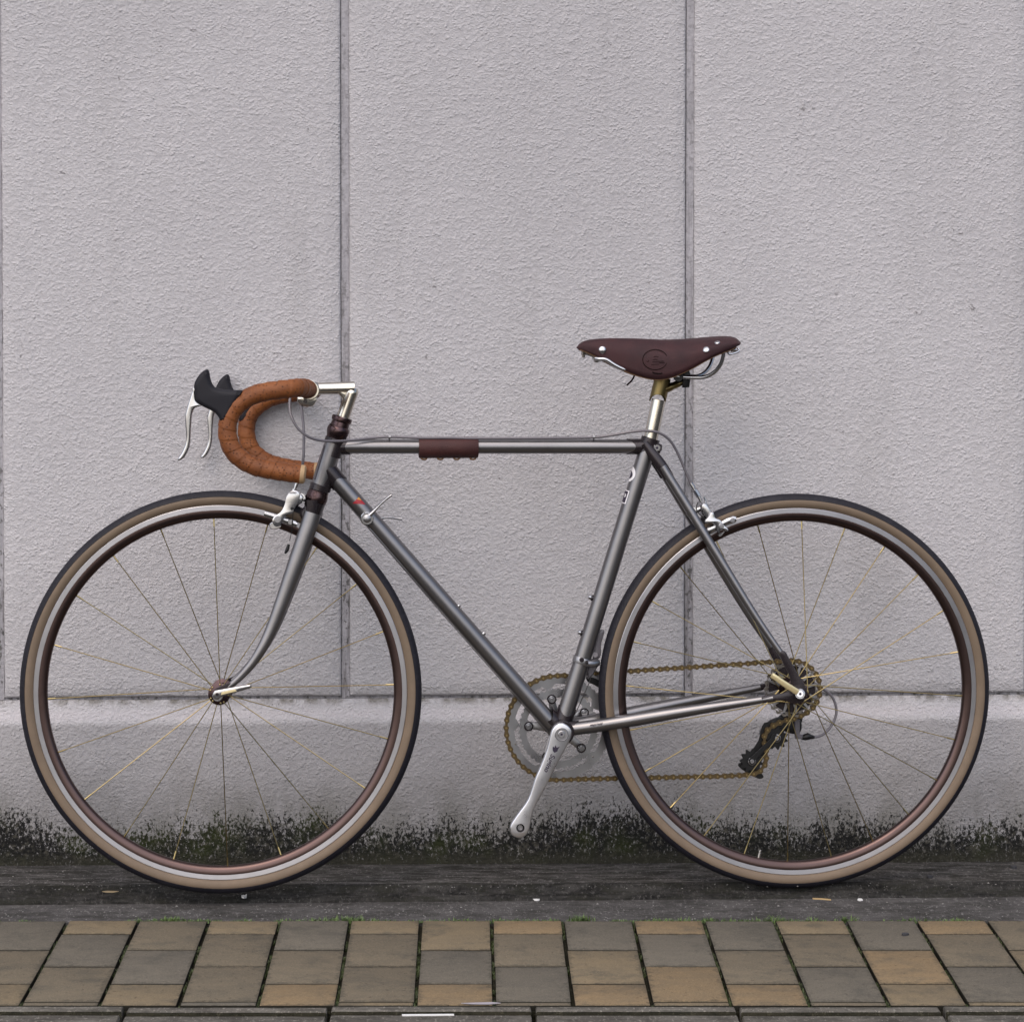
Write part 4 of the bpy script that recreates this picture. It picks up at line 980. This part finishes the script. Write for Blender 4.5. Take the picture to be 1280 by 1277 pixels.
mk('pedal_eye', join(lathe(eye + Y * .0002, Y, [(.0070, .0), (.0062, .0012), (.0062, .0030), (.0068, .0036), (.0060, .0050), (.0060, .0130), (.0045, .0132), (.0030, .0132)], 24)), M_lug, ck)
mk('eye_socket', lathe(eye + Y * .004, Y, [(.0046, .0), (.0046, .002), (.0040, .003), (.0022, .003), (.0018, .005), (0, .005)], 20), M_satin, ck)
cb = P(702, 917.5, AL - .007)
mk('crank_bolt', join(lathe(cb + Y * .0006, -Y, [(.0116, 0), (.0116, .0012), (.0108, .0016), (.0102, .0009), (.0060, .0009), (.0050, .0016), (0, .0016)], 32)), M_satin, ck)
mk('dust_cap_hole', cyl(cb - Y * .0009, cb - Y * .0014, .0019, 14), M_ink, ck)
def text_obj(name, s_, size, origin, xdir, zdir, m_, parent, extr=.0):
    cu = bpy.data.curves.new('t', 'FONT'); cu.body = s_; cu.size = size; cu.align_x = 'LEFT'; cu.align_y = 'CENTER'; cu.offset = .0
    cu.extrude = extr; cu.offset = .022 * size; cu.shear = .25
    t = bpy.data.objects.new('t', cu); C.objects.link(t); bpy.context.view_layer.update()
    me = bpy.data.meshes.new_from_object(t.evaluated_get(bpy.context.evaluated_depsgraph_get())); bpy.data.objects.remove(t)
    X_, Z_ = xdir.normalized(), zdir.normalized()
    Yn = X_.cross(Z_).normalized()
    for v in me.vertices: v.co = origin + X_ * v.co.x + Z_ * v.co.y + Yn * v.co.z
    me.materials.clear(); me.materials.append(m_); me.name = name
    return link(bpy.data.objects.new(name, me), parent)
a_, b_ = P(691.5, 942.5, AL - .0071), P(681.5, 966.5, AL - .0071); xd = b_ - a_; zd = Vector((xd.z, 0, -xd.x)); zd = Vector((-xd.z, 0, xd.x))
text_obj('crank_lettering', 'Sugino', .0118, a_ + Vector((0, -.0002, 0)), xd, zd, M_ink, ck, .0001)
lf = [(691, 932.5), (693, 934), (694.3, 931), (696, 934), (700, 932.6), (697.5, 936), (696.5, 939), (693, 940.5), (691, 938), (690.8, 935)]
mk('crank_emblem', pillow(P2(lf, AL - .0071), AL - .0070, .0003, .0001, 1), M_ink, ck)
text_obj('stay_lettering', 'PRESTIGE', .0052, P(737, 906.8, -.0384), P(757, 903.6, -.041) - P(737, 906.8, -.0384), Vector((.1, 0, 1)), M_ink, fr, .0001)

# --- cassette
cas = mk('cassette', lathe(rh, Y, [(.010, .017), (.017, .017), (.017, .046), (.010, .046)], 30), M_steel, bike)
NS = 7
for i in range(NS):
    r_ = .0500 - i * .0042; T = max(13, int(r_ * 2 * math.pi / .0127 + .5)); la = .0215 + i * .0045
    inn = (lambda r0: (lambda a: r0 - .0052 if i < NS - 1 else .0155))(r_)
    mk('sprocket', ring_teeth(rh.x, rh.z, la, .0009, .0155, r_ - .0005, T, .0035, inn, 6), M_steel, cas, 20)
mk('spacer', lathe(rh, Y, [(.0160, .0235), (.0400, .0235), (.0400, .0240), (.0330, .0300), (.0160, .0300)], 48), M_lug, cas)
for k_ in range(12):
    a = R(30 * k_ + 10); ca, sa = math.cos(a), math.sin(a)
    mk('sprocket_web', pillow([(rh.x + ca * r1 - sa * w_, rh.z + sa * r1 + ca * w_) for r1, w_ in ((.0150, .0040), (.043, .0016), (.043, -.0016), (.0150, -.0040))], .0216, .0010, .0003, 1), M_satin, cas)
mk('spoke_guard', lathe(rh, Y, [(.0155, .0150), (.0235, .0152), (.0240, .0165), (.0155, .0168)], 36), M_bronze, cas)
# rear quick release
q0, q1 = P(998.0, 866.5, -.083), P(965.5, 844, -.092)
qr = mk('quick_release', join(cyl(P(1000, 867, -.079), P(1000, 867, -.068), .0088, 24, .001), cyl(rh + Y * .070, rh + Y * .082, .009, 20, .001), cyl(rh - Y * .07, rh + Y * .07, .0045, 12), cyl(P(1000, 866.8, -.0795), P(1000, 866.8, -.084), .0072, 20, .0012)), M_silver, wr, label='silver quick release skewer')
mk('release_lever', sweep(catmull([P(997, 865, -.083), P(990, 860.5, -.086), P(980, 854, -.089), P(970, 847, -.091), P(964.8, 843.3, -.0915)], 4), lambda t: .0052 - .0006 * t, 14, flat=.45), M_gold, wr, label='gold quick release lever')
bq = P(1000.3, 867, -.0842); mk('lever_pin', cyl(bq, bq - Y * .0006, .0024, 6), M_ink, wr)

# --- rear derailleur
JL = .030
UJ, LJ = P(970.2, 921.7, JL), P(939.2, 950.3, JL)
rd = mk('rear_derailleur', join(
    pillow(P2([(957, 906), (963, 900), (975, 896), (992, 897), (1001, 901), (1000, 914), (990, 916.5), (975, 912), (962, 914), (958, 920), (952, 922), (950, 914)], .058), .058, .008, .003, 2, 3),
    pillow(P2([(972, 897), (1000, 878), (1003, 884), (1002, 902), (990, 908)], .064), .064, .004, .0015, 1, 3)), M_black, bike, label='black rear derailleur with two pulleys')
mk('cage_plate', pillow(P2([(966.5, 917), (971, 918), (973.5, 922), (970.5, 926), (966, 928), (944, 950), (941, 954.5), (937, 954), (935.5, 950), (938, 946.5), (961, 925), (964, 920)], JL - .007), JL - .007, .0011, .0005, 1, 3), M_black, rd)
mk('cage_plate', pillow(P2([(955, 903), (975, 905), (980, 915), (968, 930), (957, 942), (950, 956), (951, 964), (954.5, 970.5), (949, 973), (938, 968), (926, 960), (922.5, 955), (928, 951), (935, 943), (948, 925)], JL + .007), JL + .007, .0011, .0005, 1, 3), M_black, rd)
for q, tooth in ((UJ, 11), (LJ, 11)):
    jw = mk('jockey_wheel', ring_teeth(q.x, q.z, JL, .0022, .006, .0208, tooth, .0052, None, 8), M_black, rd, 20)
    mk('pulley_bolt', join(cyl(q - Y * .0098, q - Y * .0062, .0036, 18), lathe(q - Y * .0064, -Y, [(.0068, 0), (.0068, .0012), (.0056, .0016), (.0050, .0008)], 24)), M_satin, rd)
mk('body_bracket', join(pillow(P2([(992.5, 898), (999.5, 899), (999.5, 917), (1003, 918), (1003, 923), (994, 923), (993, 915)], .050), .050, .004, .001, 1)), M_hous, rd)
mk('barrel_adjuster', sweep(PP([(1001, 921.5), (1006, 921), (1010, 920), (1014, 920.8), (1018, 921)], .050), [.0030, .0058, .0062, .0040, .0026], 12), M_black, rd)
mk('derailleur_cable', sweep(catmull(PP([(1017, 921.3, .050), (1028, 918, .053), (1039, 907, .057), (1045.5, 890, .060), (1041, 872, .062), (1029, 861, .063), (1014, 855, .064), (1000, 857, .064), (980, 866, .064)]), 6), .0023, 10), M_hous, rd)
# --- front derailleur
sx = lambda y: 703 + (905 - y) * .3135
ca_ = P(728.3, 825.5)
fd = mk('front_derailleur', join(lathe(ca_ - sta * .0055, sta, [(RS + .0003, 0), (RS + .0026, .0002), (RS + .0030, .0012), (RS + .0030, .0098), (RS + .0026, .0108), (RS + .0003, .011)], 36),
    sweep(PP([(733, 829, -.017), (740, 829.5, -.014), (747, 828, -.004)]), [.0052, .0068, .006], 14)), M_satin, bike, label='satin clamp on front derailleur')
q = P(727.0, 824.3, -.0185); mk('clamp_screw', join(cyl(q + Y * .003, q - Y * .0040, .0040, 16, .001), cyl(P(733.6, 826, -.018), P(734.2, 829, -.023), .0022, 8)), M_lug, fd)
mk('linkage', join(pillow(P2([(741, 818), (744, 803), (748, 789), (755, 787), (754, 795), (751, 806), (751, 818), (748, 823), (742, 824)], .012), .012, .005, .002, 2, 2), cyl(P(744, 818, -.0), P(744, 818, .02), .0048, 14), pillow(P2([(737, 824), (745, 822), (747, 832), (741, 842), (735, 848), (733, 838)], .015), .015, .008, .002, 1)), M_hous, fd)
mk('cage', join(pillow(P2([(737, 834), (746, 838), (760, 848), (768, 858), (767, 862), (755, 855), (742, 846), (735, 842)], .0555), .0555, .0010, .0003, 1, 3), pillow(P2([(729, 836), (740, 842), (756, 852), (766, 862), (764, 866), (750, 858), (736, 848), (728, 843)], .040), .040, .0010, .0003, 1, 3)), M_satin, fd)
mk('cage_tail', pillow(P2([(733, 846), (745, 848), (757, 857), (764, 866), (758, 866), (745, 857), (735, 852)], .036), .036, .0012, .0004, 1, 3), M_black, fd)
mk('cable', sweep(PP([(697, 926, .010), (720, 890, .020), (737, 852, .022), (751, 800, .018)]), .0008, 6), M_wire, fd)

# --- chain: real links along the loop
loop = []
LAT0, LAT1 = .049, .0235
RB = .0892
def addarc(cx, cz, r_, a0, a1, lat, n_=24):
    for i in range(n_ + 1):
        a = a0 + (a1 - a0) * i / n_; loop.append(Vector((cx + r_ * math.cos(a), lat, cz + r_ * math.sin(a))))
addarc(ccx, ccz, RB, R(276), R(87), LAT0, 60)             # bottom, round the front, to the top
cr = .0485
addarc(rh.x, rh.z, cr, R(93), R(-62), LAT1, 30)
for p_ in PP([(994, 897.5, .026), (983, 899.8, .028), (972, 903.5, .030), (962, 909, .030), (955.5, 917, .030), (954.8, 926, .030), (957.5, 935, .030), (958.2, 945, .030), (956.5, 955, .030), (950, 963.5, .030), (940, 967.5, .031), (925, 968.8, .032), (900, 969.8, .034)]): loop.append(p_)
loop.append(loop[0].copy())
LT = sum((b - a).length for a, b in zip(loop, loop[1:]))
nl = int(round(LT / .0127)); nl += nl % 2; pitch = LT / nl
pts = resample(loop, pitch * .99999)[:nl]
# snap every pin to true distance along the loop, then a link between each pair of pins
def fig8(l, r0, rw, lat, hw, n_=7):
    out = []
    for i in range(n_): a = R(-90 + 180 * i / (n_ - 1)); out.append((l / 2 + r0 * math.cos(a), r0 * math.sin(a)))
    out.append((0, rw))
    for i in range(n_): a = R(90 + 180 * i / (n_ - 1)); out.append((-l / 2 + r0 * math.cos(a), r0 * math.sin(a)))
    out.append((0, -rw))
    k_ = len(out); V = [(x, lat - hw, z) for x, z in out] + [(x, lat + hw, z) for x, z in out]
    return V, [tuple(range(k_)), tuple(range(k_, 2 * k_))] + [(i, (i + 1) % k_, k_ + (i + 1) % k_, k_ + i) for i in range(k_)]
I4 = Matrix.Identity(4)
g1 = join(fig8(pitch, .0046, .0026, -.0036, .0005), fig8(pitch, .0046, .0026, .0036, .0005), cyl((-pitch / 2, -.0044, 0), (-pitch / 2, .0044, 0), .0018, 8, .0002), cyl((pitch / 2, -.0044, 0), (pitch / 2, .0044, 0), .0018, 8, .0002))
g2 = join(fig8(pitch, .0034, .0019, -.0022, .0005), fig8(pitch, .0034, .0019, .0022, .0005), cyl((-pitch / 2, -.0018, 0), (-pitch / 2, .0018, 0), .0038, 10, .0002), cyl((pitch / 2, -.0018, 0), (pitch / 2, .0018, 0), .0038, 10, .0002))
m1, m2 = make_mesh('chain_link', *g1, M_chain, 30, I4), make_mesh('chain_link', *g2, M_chain, 30, I4)
m1.materials.append(M_pin); m2.materials.append(M_pin)
for me_, lim in ((m1, .0041), (m2, .0)):
    for p_ in me_.polygons:
        if (abs(p_.center.y) > .00425) or (me_ is m2 and abs(p_.center.y) < .0016 and abs(p_.center.x) > pitch / 2 - .004): p_.material_index = 1
chain = link(bpy.data.objects.new('chain', None), bike)
for i in range(nl):
    a, b = pts[i], pts[(i + 1) % nl]; d = (b - a); ang = math.atan2(d.z, d.x)
    o = bpy.data.objects.new('chain_link', m1 if i % 2 else m2); link(o, chain)
    o.matrix_basis = Matrix.Translation((a + b) / 2) @ Matrix.Rotation(-ang, 4, 'Y')
